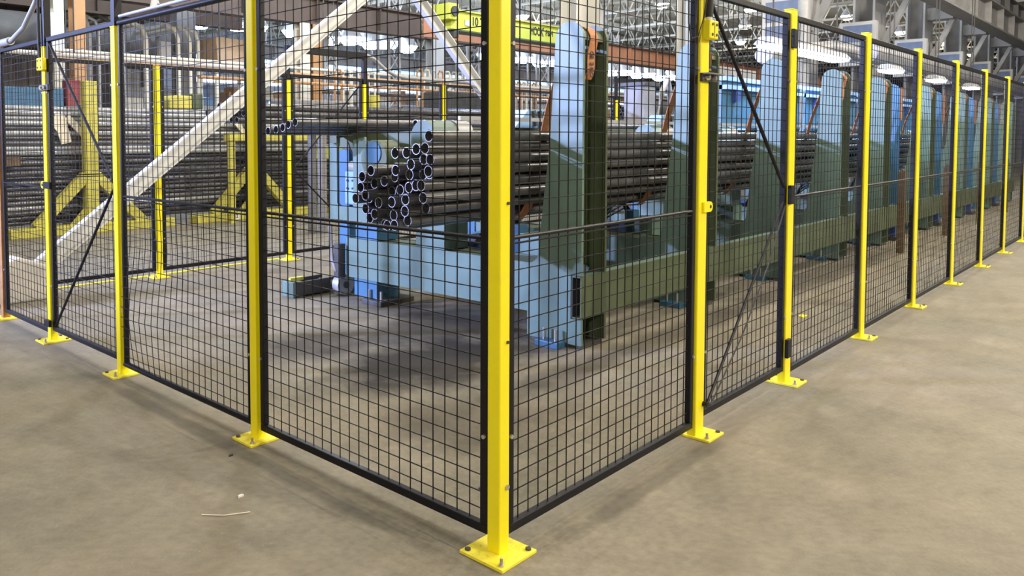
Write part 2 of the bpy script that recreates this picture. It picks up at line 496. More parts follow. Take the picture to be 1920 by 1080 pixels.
# vertical pipes clipped to the left wall
for i, (x, y, r, m) in enumerate(((5.6, 17.0, 0.09, MIDG), (5.95, 17.2, 0.05, GALV), (6.2, 17.0, 0.05, DARK), (6.5, 17.1, 0.06, MIDG), (7.35, 17.6, 0.07, WHITE),
                                  (8.1, 17.3, 0.06, WHITE), (8.5, 17.4, 0.05, WHITE), (8.75, 17.4, 0.05, WHITE))):
    o = MB().path([(x, y, 0.0), (x, y, 4.1), (x - 0.06, y + 0.05, 4.35), (x - 0.25, y + 0.1, 4.45), (x - 0.25, 19.15, 4.45)], r, 10).build('riser_pipe', m, None, smooth=True)
    tag(o, 'vertical service pipe, %s of the row left of the tan column pair' % ORD[i], 'pipe', 'service pipes on the wall')
# grey horizontal header duct on the wall
tag(MB().path([(-4, 19.6, 4.3), (9.0, 19.6, 4.3)], 0.45, 16).build('header_duct', MIDG, None, smooth=True), 'large grey horizontal duct along the brown wall', 'duct')
tag(MB().box(7.9, 8.25, 17.9, 18.1, 3.5, 4.1).build('control_box', LGREY, None, bevel=0.02), 'small grey junction box high among the service pipes', 'box')
tag(MB().box(4.05, 4.40, 15.3, 15.7, 3.4, 4.15).build('wall_cabinet', LGREY, None, bevel=0.02), 'pale cabinet hung high beside the off white column', 'cabinet')
hp0 = thing('hopper', 'tan sheet metal hopper on legs above the back fence', 'hopper', (9.7, 17.5, 0))
MB().prism([(9.1, 3.6), (10.3, 3.6), (10.1, 4.2), (9.05, 4.25)], 1, 17.0, 17.9).build('body', mat('tan_hopper', (0.50, 0.36, 0.24), 0.6), hp0, bevel=0.02)
MB().box(9.0, 10.4, 16.95, 17.95, 3.50, 3.60).build('rim', LGREY, hp0)
for x in (9.05, 10.28):
    for y in (17.0, 17.84):
        MB().box(x, x + 0.08, y, y + 0.08, 0, 3.5).build('leg', WHITE, hp0)

# overhead crane with lettering
cr = thing('crane_bridge', 'yellow green overhead crane bridge lettered with its hook capacity', 'crane', (14.0, 13.0, 4.5))
MB().box(14.0, 19.7, 12.95, 13.35, 4.52, 5.03).build('box_girder', CRANE, cr, bevel=0.02)
MB().box(13.98, 19.7, 12.88, 13.42, 5.03, 5.07).build('top_rail', RACK, cr)
MB().box(14.0, 19.7, 12.90, 13.40, 4.48, 4.52).build('bottom_flange', GREEN, cr)
MB().box(14.55, 14.78, 12.93, 12.95, 4.66, 4.82).build('plate', LGREY, cr)
MB().box(13.75, 14.15, 12.8, 13.5, 4.75, 5.20).build('end_truck', CRANE, cr, bevel=0.02)
MB().disc((13.95, 12.78, 4.98), 1, 0.14, 0.06).build('wheel', DARK, cr)
text_mesh('lettering', '10 TON', 0.34, (15.35, 12.945, 4.80), (1, 0, 0), (0, 0, 1), INK, cr, 0.85)
text_mesh('lettering', "HOOK'", 0.36, (17.98, 12.945, 4.80), (1, 0, 0), (0, 0, 1), INK, cr, 0.62)
text_mesh('lettering', 'P&H', 0.26, (18.62, 12.945, 4.80), (1, 0, 0), (0, 0, 1), INK, cr, 0.85)
text_mesh('lettering', 'CAP', 0.36, (19.25, 12.945, 4.80), (1, 0, 0), (0, 0, 1), INK, cr, 0.72)
hk = thing('crane_hook', 'dark hoist block with a yellow hook hanging below the crane', 'hook', (14.15, 13.0, 3.9))
MB().box(14.05, 14.25, 12.9, 13.1, 4.28, 4.47).build('block', DARK, hk, bevel=0.02)
MB().path([(14.15, 13, 4.46), (14.15, 13, 4.52)], 0.03, 6).build('cable', DARK, hk)
MB().path([(14.15, 13, 4.3), (14.15, 13, 4.15)] + [(14.15 + 0.11 * math.sin(a), 13, 4.04 + 0.11 * math.cos(a)) for a in [i * 0.5 for i in range(11)]], 0.03, 8).build('hook', YEL, hk, smooth=True)

# the long grey runway with columns and louvre boxes, far along the line
i_beam_x(14, 118, 3.72, 5.38, 6.3, 'runway_girder', 'long grey runway girder above the fence at the far end', MIDG, MIDG, fw_=0.5)
i_beam_x(14, 118, 4.9, 7.2, 8.0, 'runway_girder', 'upper grey girder above the row of louvred columns', MIDG, MIDG, fw_=0.5)
for i, x in enumerate((17.4, 23.0, 28.6, 34.2, 39.8, 45.4, 51.0, 56.6)):
    c = thing('steel_column', 'grey runway column with a blue louvre box, %s along the line' % ORD[i], None, (x, 4.9, 0), None, 'structure')
    MB().box(x - 0.55, x + 0.55, 4.72, 4.78, 0, 7.2).build('flange', COLG, c)
    MB().box(x - 0.55, x + 0.55, 5.22, 5.28, 0, 7.2).build('flange', COLG, c)
    MB().box(x - 0.05, x + 0.05, 4.78, 5.22, 0, 7.2).build('web', MIDG, c)
    MB().box(x - 0.30, x + 0.30, 4.0, 4.72, 5.36, 5.74).build('bracket', COLG, c)
    MB().beam((x, 4.05, 5.36), (x + 0.05, 4.70, 4.0), 0.14, 0.14).build('knee_brace', COLG, c)
    b = MB().box(x - 0.80, x - 0.56, 4.62, 5.55, 3.5, 4.72).build('louvre_box', LGREY, c, bevel=0.01)
    for k in range(2):
        MB().box(x - 0.815, x - 0.80, 4.72, 5.45, 3.6 + k * 0.56, 4.06 + k * 0.56).build('louvre_panel', LOUV, b)
# silver ducts over the line
tag(MB().path([(16.6, 3.3, 3.30), (45, 3.3, 3.30)], 0.20, 18).build('silver_duct', GALV, None, smooth=True), 'long silver round duct above the machine line', 'duct')
tag(MB().path([(12.5, 3.9, 3.0), (16, 3.9, 3.4), (30, 3.9, 3.6)], 0.16, 16).build('silver_duct', GALV, None, smooth=True), 'smaller silver duct bending up behind the long one', 'duct')
tag(MB().path([(16.0, 4.4, 0.0), (16.0, 4.4, 7.1)], 0.13, 16).build('silver_duct', GALV, None, smooth=True), 'vertical silver duct beside the third yellow post', 'duct')

# pale chevron braces with concrete pedestal
def brace(a, b, label, w=0.16):
    t = thing('diagonal_brace', label, None, (a[0], a[1], 0), None, 'structure')
    a, b = Vector(a), Vector(b)
    d = (b - a).normalized()
    n = Vector((-d.z, 0, d.x)) * (1 if d.x > 0 else -1)
    MB().beam(a, b, 0.018, w, side=(d.z * -1, 0, d.x)).build('web', BRACE, t)
    for sg in (1, -1):
        o = n * (sg * (w / 2 - 0.008))
        MB().beam(a + o + Vector((0, -0.04, 0)), b + o + Vector((0, -0.04, 0)), 0.085, 0.016, side=tuple(n)).build('flange', BRACE, t)
    return t
brace((0.42, 6.05, 0.20), (6.25, 6.05, 4.56), 'long pale grey diagonal brace rising from the concrete pedestal')
brace((8.95, 6.05, 0.55), (5.0, 6.05, 4.05), 'second pale diagonal brace running down behind the corner post')
ped = MB().prism([(-0.10, 0.0), (0.55, 0.0), (0.55, 0.32), (0.30, 0.42), (-0.10, 0.30)], 1, 5.85, 6.14)
tag(ped.build('concrete_pedestal', CONC, None, bevel=0.02), 'pale concrete pedestal under the long diagonal brace', 'pedestal')

# ------------------------------------------------------------------ pipes
PR = 0.038
def pipe_mesh(name, length, r, body, k=14, wall=0.005):
    me = bpy.data.meshes.new(name)
    V, Fc, mi = [], [], []
    ring = lambda x, rr: [(x, rr * math.cos(2 * math.pi * j / k), rr * math.sin(2 * math.pi * j / k)) for j in range(k)]
    V += ring(0, r) + ring(length, r) + ring(0, r - wall) + ring(0.5, r - wall) + ring(length, r - wall) + ring(length - 0.5, r - wall)
    def band(a, b, m, flip=False):
        for j in range(k):
            q = (a + j, a + (j + 1) % k, b + (j + 1) % k, b + j)
            Fc.append(q[::-1] if flip else q)
            mi.append(m)
    band(k, 0, 0)
    band(0, 2 * k, 1)
    band(2 * k, 3 * k, 0)
    band(4 * k, k, 1)
    band(5 * k, 4 * k, 0)
    me.from_pydata(V, [], Fc)
    me.materials.append(body)
    me.materials.append(PEND)
    for p, m in zip(me.polygons, mi):
        p.material_index = m
        p.use_smooth = True
    me.set_sharp_from_angle(angle=math.radians(50))
    bm = bmesh.new(); bm.from_mesh(me); bmesh.ops.recalc_face_normals(bm, faces=bm.faces); bm.to_mesh(me); bm.free()
    return me
def put_pipe(me, x, y, z, label, group, name='steel_pipe', cat='pipe'):
    o = bpy.data.objects.new(name, me)
    COL.objects.link(o)
    o.location = (x, y, z)
    o.rotation_euler = (random.random() * 6.28, 0, 0)
    return tag(o, label, cat, group)
def relax(P, r, it=200, keep=0.0):
    P = [list(p) for p in P]
    for _ in range(it):
        for i in range(len(P)):
            for j in range(i):
                dy, dz = P[i][0] - P[j][0], P[i][1] - P[j][1]
                d = math.hypot(dy, dz) or 1e-4
                if d < 2 * r:
                    k = (2 * r - d) / d / 2
                    P[i][0] += dy * k; P[i][1] += dz * k
                    P[j][0] -= dy * k; P[j][1] -= dz * k
    return P
# the slung bundle: (y, z) of each pipe and how far its end sticks out
BUN = [(1.716, 1.493, 0), (1.85, 1.405, .02), (1.75, 1.41, .0), (2.05, 1.375, .02), (1.95, 1.375, .03), (1.81, 1.335, .05), (1.725, 1.335, .02), (1.94, 1.30, .06),
       (2.05, 1.25, .03), (1.99, 1.22, .09), (1.74, 1.26, .02), (2.24, 1.25, -.02), (2.12, 1.205, .08), (2.33, 1.19, -.02), (2.19, 1.155, .05), (2.29, 1.14, .04),
       (1.95, 1.13, .04), (1.86, 1.155, .03), (1.80, 1.16, .0), (2.38, 1.12, .0), (2.08, 1.10, .1), (2.30, 1.06, -.04), (1.93, 1.06, .0), (1.82, 1.075, .01),
       (2.41, 1.04, .0), (2.34, 1.05, .06), (2.23, 1.03, .03), (2.08, 1.03, .02), (1.97, 1.03, .07), (1.94, 0.975, .0), (2.36, 0.965, .04), (2.25, 0.945, .0),
       (2.09, 0.95, .05), (2.03, 0.98, .09), (2.32, 0.90, .03), (1.97, 0.92, .06), (2.06, 0.885, .01), (2.15, 0.86, .03), (2.21, 0.865, .08), (1.87, 0.99, .12), (1.83, 1.235, .12), (2.18, 1.26, .15), (2.2, 1.09, .13), (2.15, 0.99, .12), (1.9, 1.22, .14), (2.0, 1.15, .15), (1.88, 1.07, .13), (2.27, 0.98, .14)]
BUN = [(y, z + 0.03 + 0.04 * (1.5 - z), e) for (y, z, e) in BUN]
RL = relax([(y, z) for y, z, e in BUN], PR + 0.001)
LONG = pipe_mesh('long_pipe', 12.4, PR, STEEL)
TOPI = max(range(len(RL)), key=lambda q: RL[q][1])
LEFI = max(range(len(RL)), key=lambda q: RL[q][0])
for q, ((y, z), (_, _, e)) in enumerate(zip(RL, BUN)):
    lab = 'dark steel pipe of the open ended bundle slung against the first machine column'
    if q == TOPI: lab = 'topmost dark steel pipe of the slung bundle, resting alone on the others'
    if q == LEFI: lab = 'outermost pipe of the slung bundle on the side of the roller unit'
    put_pipe(LONG, 1.42 + e, y, z, lab, 'pipes of the slung bundle')
BOTTOM = min(z for y, z in RL) - PR

# single layer of pipes on the upper conveyor
CONVP = [(4.17, 1.575, 1.88), (4.09, 1.588, 1.91), (4.015, 1.605, 1.93), (3.945, 1.632, 1.94), (3.87, 1.652, 1.96)]
for i, (y, z, x) in enumerate(CONVP):
    put_pipe(LONG, x, y, z, '%s from outside of five loose grey pipes lying on the upper conveyor' % ORD[i], 'loose pipes on the upper conveyor')
for i in range(5):
    put_pipe(LONG, 3.35 + 0.05 * i, 3.76 - i * 0.079, 1.655 - 0.002 * i, 'grey pipe lying further in on the upper conveyor', 'inner pipes on the upper conveyor')

# pipes in the yellow rack behind the back fence
RP = pipe_mesh('rack_pipe', 13.0, PR, STEEL, 12)
RP2 = pipe_mesh('rack_pipe_bright', 13.0, PR, STEEL2, 12)
for row in range(24):
    z = 0.20 + row * 0.0775
    for lay in range(3):
        if row < 3 and lay == 0 and row < 1: continue
        y = 11.0 + lay * 0.079 + (0.04 if row % 2 else 0) + random.uniform(-0.012, 0.012)
        if lay > 0 and row < 22: 
            if lay > 1: continue
        br = row > 12 and random.random() < 0.75 or random.random() < 0.12
        put_pipe(RP2 if br else RP, -0.5 + random.uniform(-0.6, 0.4), y, z, ('bright' if br else 'dark') + ' steel pipe stacked lengthwise in the yellow rack', ('bright' if br else 'dark') + ' pipes stacked in the yellow rack')

# far pipe bundles seen over the conveyor, open ends toward the aisle
FB = pipe_mesh('far_pipe', 6.0, 0.05, STEELB, 12, 0.008)
FB4 = pipe_mesh('far_pipe_short', 4.0, 0.05, STEELB, 12, 0.008)
FG = pipe_mesh('far_pipe_grey', 6.0, 0.05, STEEL, 12, 0.008)
for i in range(7):
    for j in range(4):
        put_pipe(FB, 7.75 + random.uniform(-.06, .06) + 0.12 * (j % 2), 8.55 + i * 0.104 + (0.05 if j % 2 else 0), 1.76 + j * 0.09, 'bluish pipe in the bundle seen behind the pale second brace', 'bluish bundle behind the second brace')
for i in range(8):
    for j in range(3):
        put_pipe(FG, 9.6 + random.uniform(-.1, .1) , 9.4 + i * 0.104 + (0.05 if j % 2 else 0), 1.78 + j * 0.09, 'grey pipe in the flat bundle right of the bluish one', 'flat grey bundle beyond the fence')
for i in range(6):
    for j in range(5):
        put_pipe(FB4, 16.3 + random.uniform(-.08, .08), 8.7 + i * 0.104 + (0.05 if j % 2 else 0), 1.93 + j * 0.09, 'bluish pipe of the far bundle between the first two machine columns', 'far bluish bundle between columns')
for i in range(3):
    for j in range(3):
        put_pipe(FG, 3.9 + random.uniform(-.3, .3), 8.0 + i * 0.104, 1.77 + j * 0.1005, 'grey pipe on the far stand behind the rear gate', 'grey pipes behind the rear gate')
# stands that carry the far bundles
for i, (x0, x1, y0, y1, z1) in enumerate(((8.2, 8.4, 8.48, 9.30, 1.71), (12.8, 13.0, 8.48, 10.25, 1.71), (16.8, 17.0, 8.55, 9.4, 1.88), (19.4, 19.6, 8.55, 9.4, 1.88), (5.4, 5.6, 7.9, 8.3, 1.72), (9.2, 9.4, 7.9, 8.3, 1.72))):
    t = thing('pipe_stand', 'grey trestle carrying a far pipe bundle, %s from the back gate' % ORD[i], 'stand', (x0, y0, 0))
    MB().box(x0, x1, y0, y1, z1 - 0.12, z1).build('top_bar', MIDG, t)
    for y in (y0 + 0.02, y1 - 0.12):
        MB().box(x0 + 0.05, x1 - 0.05, y, y + 0.1, 0, z1 - 0.12).build('leg', MIDG, t)

# ------------------------------------------------------------------ yellow rack frames
def rack_frame(x, label):
    t = thing('rack_frame', label, 'rack', (x, 10.7, 0), 'yellow rack frames behind the back fence')
    MB().box(x - 0.10, x + 0.10, 10.66, 10.84, 0.14, 2.42).build('upright', RACK, t, bevel=0.01)
    MB().box(x - 1.25, x + 1.40, 10.62, 10.88, 0.0, 0.15).build('base_beam', RACK, t, bevel=0.01)
    for sg in (-1, 1):
        MB().beam((x + sg * 0.85, 10.75, 0.14), (x + sg * 0.08, 10.75, 0.92), 0.16, 0.14, side=(0, 1, 0)).build('gusset', RACK, t, bevel=0.008)
        MB().prism([(x + sg * 0.10, 0.15), (x + sg * 0.34, 0.15), (x + sg * 0.10, 0.42)], 1, 10.74, 10.76).build('gusset_plate', RACK, t)
    for y in (10.9, 11.3):
        MB().box(x - 0.08, x + 0.08, y, y + 0.4, 0.05, 0.155).build('bearer', RACK, t)
    return t
rack_frame(3.0, 'yellow rack frame with gussets behind the left fence gate')
rack_frame(6.05, 'yellow rack frame with gussets behind the second left post')
rack_frame(9.1, 'yellow rack frame partly hidden by the blue machine')
tg = MB().box(5.42, 5.66, 10.605, 10.618, 0.03, 0.14)
tgo = tag(tg.build('number_tag', PAPER), 'small white number tag on the rack base beam', 'tag')
text_mesh('lettering', '1082', 0.09, (5.54, 10.603, 0.085), (1, 0, 0), (0, 0, 1), INK, tgo)
tag(MB().box(5.25, 7.42, 10.25, 10.45, 1.46, 1.60).build('yellow_beam', RACK, None, bevel=0.01), 'speckled yellow beam lying across at rack height', 'beam')['kind'] = 'thing'
tag(MB().box(7.25, 7.78, 10.2, 10.4, 1.10, 1.34).build('yellow_box', CRANE, None, bevel=0.01), 'yellow box on the rack beside the blue machine', 'box')
for k, (x, z) in enumerate(((5.28, 0.73), (7.3, 0.73))):
    o = MB().box(x, x + 0.1, 10.28, 10.4, 0, 1.46 if k == 0 else 1.10).build('prop', RACK, None)
    tag(o, ['yellow prop under the speckled yellow beam', 'yellow prop under the yellow box'][k], 'prop')
cl = MB()
cl.prism([(2.45, 1.75), (2.55, 1.90), (2.68, 1.88), (2.78, 1.45), (2.62, 1.42), (2.56, 1.62)], 1, 10.90, 10.93)
tag(cl.build('sling_cloth', CLOTH), 'off white cloth sling draped on the pipes by the rack frame', 'sling')
cl = MB().beam((2.72, 10.93, 1.85), (3.0, 10.93, 1.55), 0.03, 0.10)
tag(cl.build('sling_cloth', CLOTH), 'narrow off white strap running to the rack upright', 'sling')
cl = MB()
cl.prism([(5.55, 1.98), (5.68, 2.0), (6.0, 1.62), (5.9, 1.60)], 1, 10.86, 10.89)
tag(cl.build('sling_cloth', CLOTH), 'off white sling knotted above the speckled beam', 'sling')
tag(MB().box(1.75, 1.98, 10.82, 10.94, 1.10, 1.24).build('wood_block', WOOD, None), 'brown wooden block wedged at the pipe stack end', 'block')
# grey and olive housings on top of the rack row
tag(MB().prism([(4.73, 2.05), (5.18, 2.05), (5.18, 2.29), (4.84, 2.29), (4.73, 2.22)], 1, 11.4, 12.2).build('olive_housing', RACK, None, bevel=0.02), 'olive yellow motor housing standing above the stacked pipes', 'machine')
tag(MB().box(5.19, 5.41, 11.4, 11.7, 2.05, 2.33).build('olive_post_box', GREEN, None, bevel=0.02), 'upright olive box beside the motor housing', 'box')
tag(MB().box(3.0, 4.25, 15.0, 15.4, 0, 2.55).build('blue_crate', BLUEP, None, bevel=0.02), 'blue machine bed seen above the left pipe stack', 'machine')
tag(MB().box(4.32, 4.62, 15.0, 15.3, 0, 2.74).build('red_cabinet', REDP, None, bevel=0.02), 'dark red cabinet behind the rack upright', 'cabinet')

# ------------------------------------------------------------------ cradle frames of the machine
def arc(cy, cz, r, a0, a1, n):
    return [(cy + r * math.cos(math.radians(a0 + (a1 - a0) * i / n)), cz + r * math.sin(math.radians(a0 + (a1 - a0) * i / n))) for i in range(n + 1)]
PLATE = [(1.29, 0.03), (1.29, 0.215), (1.378, 0.215), (1.378, 0.53), (1.29, 0.53)] + arc(1.4055, 2.215, 0.1155, 180, 0, 14) + \
        [(1.537, 1.93), (1.562, 1.5), (1.636, 0.9), (1.655, 0.68)] + arc(1.755, 0.68, 0.10, 180, 270, 5) + \
        [(3.86, 0.58), (3.86, 0.215), (1.76, 0.215), (1.76, 0.03)]
D = 0.33
def cradle(x, label, full=True):
    t = thing('cradle_frame', label, 'machine frame', (x, 1.3, 0), 'cradle frames of the pipe line')
    MB().prism(PLATE, 0, x, x + 0.025).build('front_plate', TEAL, t)
    MB().prism([(y, z) for y, z in PLATE], 0, x + D - 0.025, x + D).build('rear_plate', GREEN, t)
    MB().box(x + 0.025, x + D - 0.025, 1.44, 1.50, 0.58, 2.16).build('column_web', GREEN, t)
    MB().prism(arc(1.4055, 2.2, 0.095, 0, 180, 12), 0, x + 0.025, x + D - 0.025).build('top_saddle', GREEN, t, smooth=True)
    MB().box(x + 0.025, x + D - 0.025, 1.76, 3.855, 0.555, 0.572).build('beam_cover', GREEN, t)
    MB().box(x + 0.025, x + D - 0.025, 1.76, 3.855, 0.22, 0.237).build('beam_bottom', GREEN, t)
    MB().box(x + 0.025, x + D - 0.025, 1.50, 1.70, 0.04, 0.22).build('leg_web', GREEN, t)
    MB().box(x + 0.03, x + D - 0.03, 3.47, 3.78, 0.045, 0.215).build('rear_leg', BLUEP, t)
    # inner arm that closes the cradle, with a rounded cap
    MB().box(x + 0.01, x + D - 0.03, 2.61, 2.95, 0.582, 1.20).build('inner_arm', TEAL, t, bevel=0.006)
    MB().prism([(2.69, 1.20), (3.0, 1.20), (3.0, 1.52)] + arc(2.86, 1.52, 0.14, 0, 180, 10)[0:] + [(2.69, 1.52)], 0, x + 0.005, x + D - 0.02).build('arm_cap', TEAL, t)
    MB().disc((x - 0.004, 2.80, 1.53), 0, 0.055, 0.02).build('cap_boss', TEAL, t)
    MB().box(x + 0.015, x + D - 0.05, 3.445, 3.745, 0.58, 0.74).build('arm_block', BLUEP, t, bevel=0.006)
    # foot pads
    for k, (y0, y1, x0) in enumerate(((1.42, 1.62, x - 0.10), (3.34, 3.60, x - 0.04))):
        pd = MB().box(x0, x0 + (0.14 if k == 0 else 0.42), y0, y1, 0.0, 0.045).build('foot_pad', [BLUEP, DARK][k], t, bevel=0.005)
        for yy in (y0 + 0.05, y1 - 0.05):
            MB().path([(x0 + 0.05, yy, 0.045), (x0 + 0.05, yy, 0.13)], 0.012, 8).build('bolt', BOLT, pd)
    MB().box(x + 0.03, x + D - 0.03, 1.31, 1.74, 0.0, 0.03).build('sole_plate', DARK, t)
    return t
LBL = 'green blue cradle frame, %s machine column along the right fence'
FX = [2.53, 4.40, 6.28, 8.15, 9.97, 12.59, 15.18, 17.80, 20.40]
proto = cradle(FX[0], LBL % 'first')
frames = [proto]
for i, x in enumerate(FX[1:]):
    c = copy_tree(proto)
    c.location = (x, 1.3, 0)
    c['label'] = LBL % ORD[i + 1]
    frames.append(c)
# sling straps over the columns
def strap_pts():
    p = [(1.362, 1.93), (1.345, 1.96), (1.335, 2.0), (1.33, 2.1), (1.308, 2.2)] + arc(1.4055, 2.205, 0.102, 180, 20, 9)
    p += [(1.53, 2.15), (1.60, 1.98), (1.68, 1.75), (1.755, 1.45), (1.80, 1.25), (1.83, 1.12), (1.86, 1.02), (1.90, 0.95), (1.97, BOTTOM + 0.0), (2.08, BOTTOM - 0.012), (2.28, BOTTOM - 0.008), (2.40, 0.93), (2.50, 1.05), (2.62, 1.28)]
    return p
SP = strap_pts()
for i, x in enumerate(FX):
    lab = 'orange printed sling strap over the %s machine column' % ORD[i]
    o = MB().ribbon(SP, x + 0.115, x + 0.215).build('sling_strap', STRAP)
    tag(o, lab, 'strap', 'orange sling straps')
    if i == 0:
        text_mesh('lettering', 'ON E  EDGE U', 0.062, (x + 0.165, 1.322, 2.085), (0, 0, 1), (-1, 0, 0), INK, o, 0.72)
# long front beam (hollow, open end) and a back beam
lb = thing('tie_girder', 'long green hollow beam tying the machine columns together', 'beam', (2.54, 1.33, 0.22), None, 'thing')
x0, x1 = 2.535, 21.0
MB().box(x0, x1, 1.292, 1.302, 0.22, 0.525).build('outer_face', GREEN, lb)
MB().box(x0, x1, 1.366, 1.376, 0.22, 0.525).build('inner_face', DARK, lb)  # dark colour stands in for the shade inside the hollow beam
MB().box(x0, x1, 1.302, 1.366, 0.515, 0.525).build('top_face', TEAL, lb)
MB().box(x0, x1, 1.302, 1.366, 0.22, 0.23).build('bottom_face', GREEN, lb)
o = tag(MB().box(2.9, 21, 3.60, 3.72, 0.25, 0.50).build('rear_tie_girder', BLUEP), 'blue rear tie beam low between the cradle frames', 'beam')
o['kind'] = 'thing'
# blocks between frames (blue cylinders housings seen under the bundle)
for i, x in enumerate(FX[:6]):
    t = thing('lift_unit', 'blue lift unit standing on the cross beam of the %s frame' % ORD[i], 'machine', (x + 0.45, 2.2, 0), 'lift units under the bundle')
    MB().box(x + 0.332, x + 0.80, 1.95, 2.35, 0.26, 0.45).build('base_block', BLUEP, t, bevel=0.008)
    MB().box(x + 0.48, x + 0.74, 2.0, 2.2, 0.45, 0.72).build('body', TEAL, t, bevel=0.008)
    MB().box(x + 0.50, x + 0.62, 2.22, 2.32, 0.45, 0.78).build('valve_box', BLUEP, t, bevel=0.008)
    MB().box(x + 0.332, x + 0.86, 2.5, 2.9, 0.26, 0.62).build('side_block', NAVY, t, bevel=0.008)
    hz = MB()
    for k in range(4):
        hz.path([(x + 0.8 - 0.05 * k, 2.32, 0.62), (x + 0.7 - 0.05 * k, 2.40, 0.80 + 0.03 * k), (x + 0.45, 2.48, 0.70 + 0.04 * k), (x + 0.30, 2.55, 0.60)], 0.010, 6)
    hz.build('hoses', RUBBER, t)['kind'] = 'stuff'

# upper conveyor: green rails, saddles and blue kicker arms
tag(MB().box(2.9, 21, 3.06, 3.20, 1.50, 1.605).build('conveyor_rail', GREEN, None, bevel=0.005), 'long green conveyor rail behind the slung bundle', 'rail')
tag(MB().box(2.7, 21, 4.2, 4.32, 1.44, 1.535).build('conveyor_rail', GREEN, None, bevel=0.005), 'outer green conveyor rail under the loose pipes', 'rail')
tag(MB().box(2.9, 14.5, 2.76, 2.80, 1.665, 1.70).build('guide_bar', GALV), 'thin bright guide bar along the conveyor top', 'bar')
for i, x in enumerate(FX[:7]):
    t = thing('cross_conveyor', 'green conveyor cross arm with rounded saddle at the %s frame' % ORD[i], 'conveyor arm', (x, 3.0, 0), 'conveyor arms')
    MB().prism([(2.96, 1.36), (3.3, 1.30), (4.3, 1.44), (4.3, 1.50), (3.9, 1.545), (3.1, 1.575), (2.96, 1.56)], 0, x + 0.20, x + 0.30).build('arm', GREEN, t)
    MB().disc((x + 0.44, 2.86, 1.56), 0, 0.10, 0.20, 20).build('saddle_roller', GALV, t, smooth=True)
    MB().disc((x + 0.335, 2.86, 1.56), 0, 0.108, 0.02, 20).build('roller_flange', DARK, t, smooth=True)
    MB().box(x + 0.2, x + 0.3, 4.05, 4.2, 0.0, 1.40).build('outer_leg', BLUEP, t, bevel=0.005)
for i, x in enumerate((3.95, 6.75, 9.6, 12.2)):
    t = thing('kicker_arm', 'light blue wedge shaped kicker arm, %s above the conveyor rail' % ORD[i], 'kicker arm', (x, 3.0, 1.6), 'blue kicker arms')
    MB().prism([(x, 1.61), (x + 0.45, 1.61), (x + 0.62, 1.74), (x + 0.52, 1.80), (x + 0.22, 1.79)], 1, 2.98, 3.16).build('wedge', LBLUE, t)
    for k in range(3):
        MB().beam((x + 0.28 + k * 0.1, 2.96, 1.78), (x + 0.32 + k * 0.1, 2.96, 1.63), 0.03, 0.035).build('finger', DARK, t)

# blue roller unit in front of the first frame (C shaped plate with motor)
cu = thing('roller_unit', 'blue C shaped roller unit with motor left of the pipe ends', 'machine', (2.55, 3.76, 0.74))
CF = [(4.07, 0.74), (4.07, 1.465), (3.955, 1.465)] + [(3.955, 0.90), (3.925, 0.878), (3.72, 0.878), (3.72, 1.49), (3.56, 1.52), (3.52, 1.42), (3.445, 1.30), (3.445, 0.74)]
MB().prism(CF, 0, 2.50, 2.53).build('frame_plate', TEAL, cu)
MB().prism([(y, z) for y, z in CF], 0, 2.76, 2.79).build('rear_plate', BLUEP, cu)
MB().box(2.53, 2.76, 3.46, 3.70, 0.745, 1.25).build('gear_housing', BLUEP, cu, bevel=0.01)
MB().disc((2.52, 3.35, 1.33), 0, 0.165, 0.20, 28).build('drive_hub', GREEN, cu, smooth=True)
MB().disc((2.44, 3.35, 1.38), 0, 0.10, 0.06, 28).build('hub_cover', BLUEP, cu, smooth=True)
MB().box(2.5, 2.75, 3.16, 3.40, 0.95, 1.34).build('hub_bracket', GREEN, cu, bevel=0.01)
MB().box(2.56, 2.74, 3.73, 3.92, 0.885, 1.20).build('motor_body', LBLUE, cu, bevel=0.015)
MB().disc((2.55, 3.80, 1.08), 0, 0.075, 0.03, 20).build('bearing_cap', LBLUE, cu, smooth=True)
for a in range(4):
    MB().disc((2.53, 3.80 + 0.052 * math.cos(a * 1.57 + 0.78), 1.08 + 0.052 * math.sin(a * 1.57 + 0.78)), 0, 0.010, 0.02, 8).build('cap_bolt', DARK, cu)
MB().disc((2.63, 3.80, 1.24), 1, 0.055, 0.18, 16).build('worn_roller', mat('worn_grey_green', (0.30, 0.30, 0.24), 0.5, var=0.25), cu, smooth=True)
MB().path([(2.58, 3.88, 1.47), (2.58, 3.85, 1.40), (2.57, 3.80, 1.35), (2.57, 3.79, 1.26)], 0.008, 6).build('cable', RUBBER, cu)
MB().path([(2.47, 4.02, 0.70), (2.46, 4.0, 0.5), (2.46, 3.98, 0.35), (2.47, 3.93, 0.26)], 0.018, 8).build('cable', GALV, cu, smooth=True)
MB().box(2.46, 2.53, 3.875, 3.96, 0.20, 0.52).build('end_box', DARK, cu)
# bogie with wheel lying on the floor beside the rear leg
bg = thing('floor_roller', 'small steel roller bogie on the floor beside the rear leg', 'bogie', (2.3, 4.0, 0))
MB().prism([(4.22, 0.0), (4.40, 0.0), (4.40, 0.15), (4.22, 0.15)], 0, 2.18, 2.30).build('end_block', TEAL, bg, bevel=0.006)
MB().box(2.19, 2.66, 4.20, 4.225, 0.02, 0.15).build('side_plate', DARK, bg)
MB().box(2.19, 2.66, 4.39, 4.415, 0.02, 0.15).build('side_plate', DARK, bg)
MB().box(2.29, 2.68, 4.23, 4.39, 0.02, 0.05).build('floor_plate', DARK, bg)
wh = MB().disc((2.62, 4.02, 0.105), 1, 0.10, 0.09, 26).build('wheel', GALV, bg, smooth=True)
MB().disc((2.62, 3.972, 0.105), 1, 0.032, 0.02, 16).build('axle_cap', DARK, wh)
MB().path([(2.62, 3.98, 0.105), (2.62, 4.38, 0.105)], 0.022, 10).build('axle', BOLT, bg)
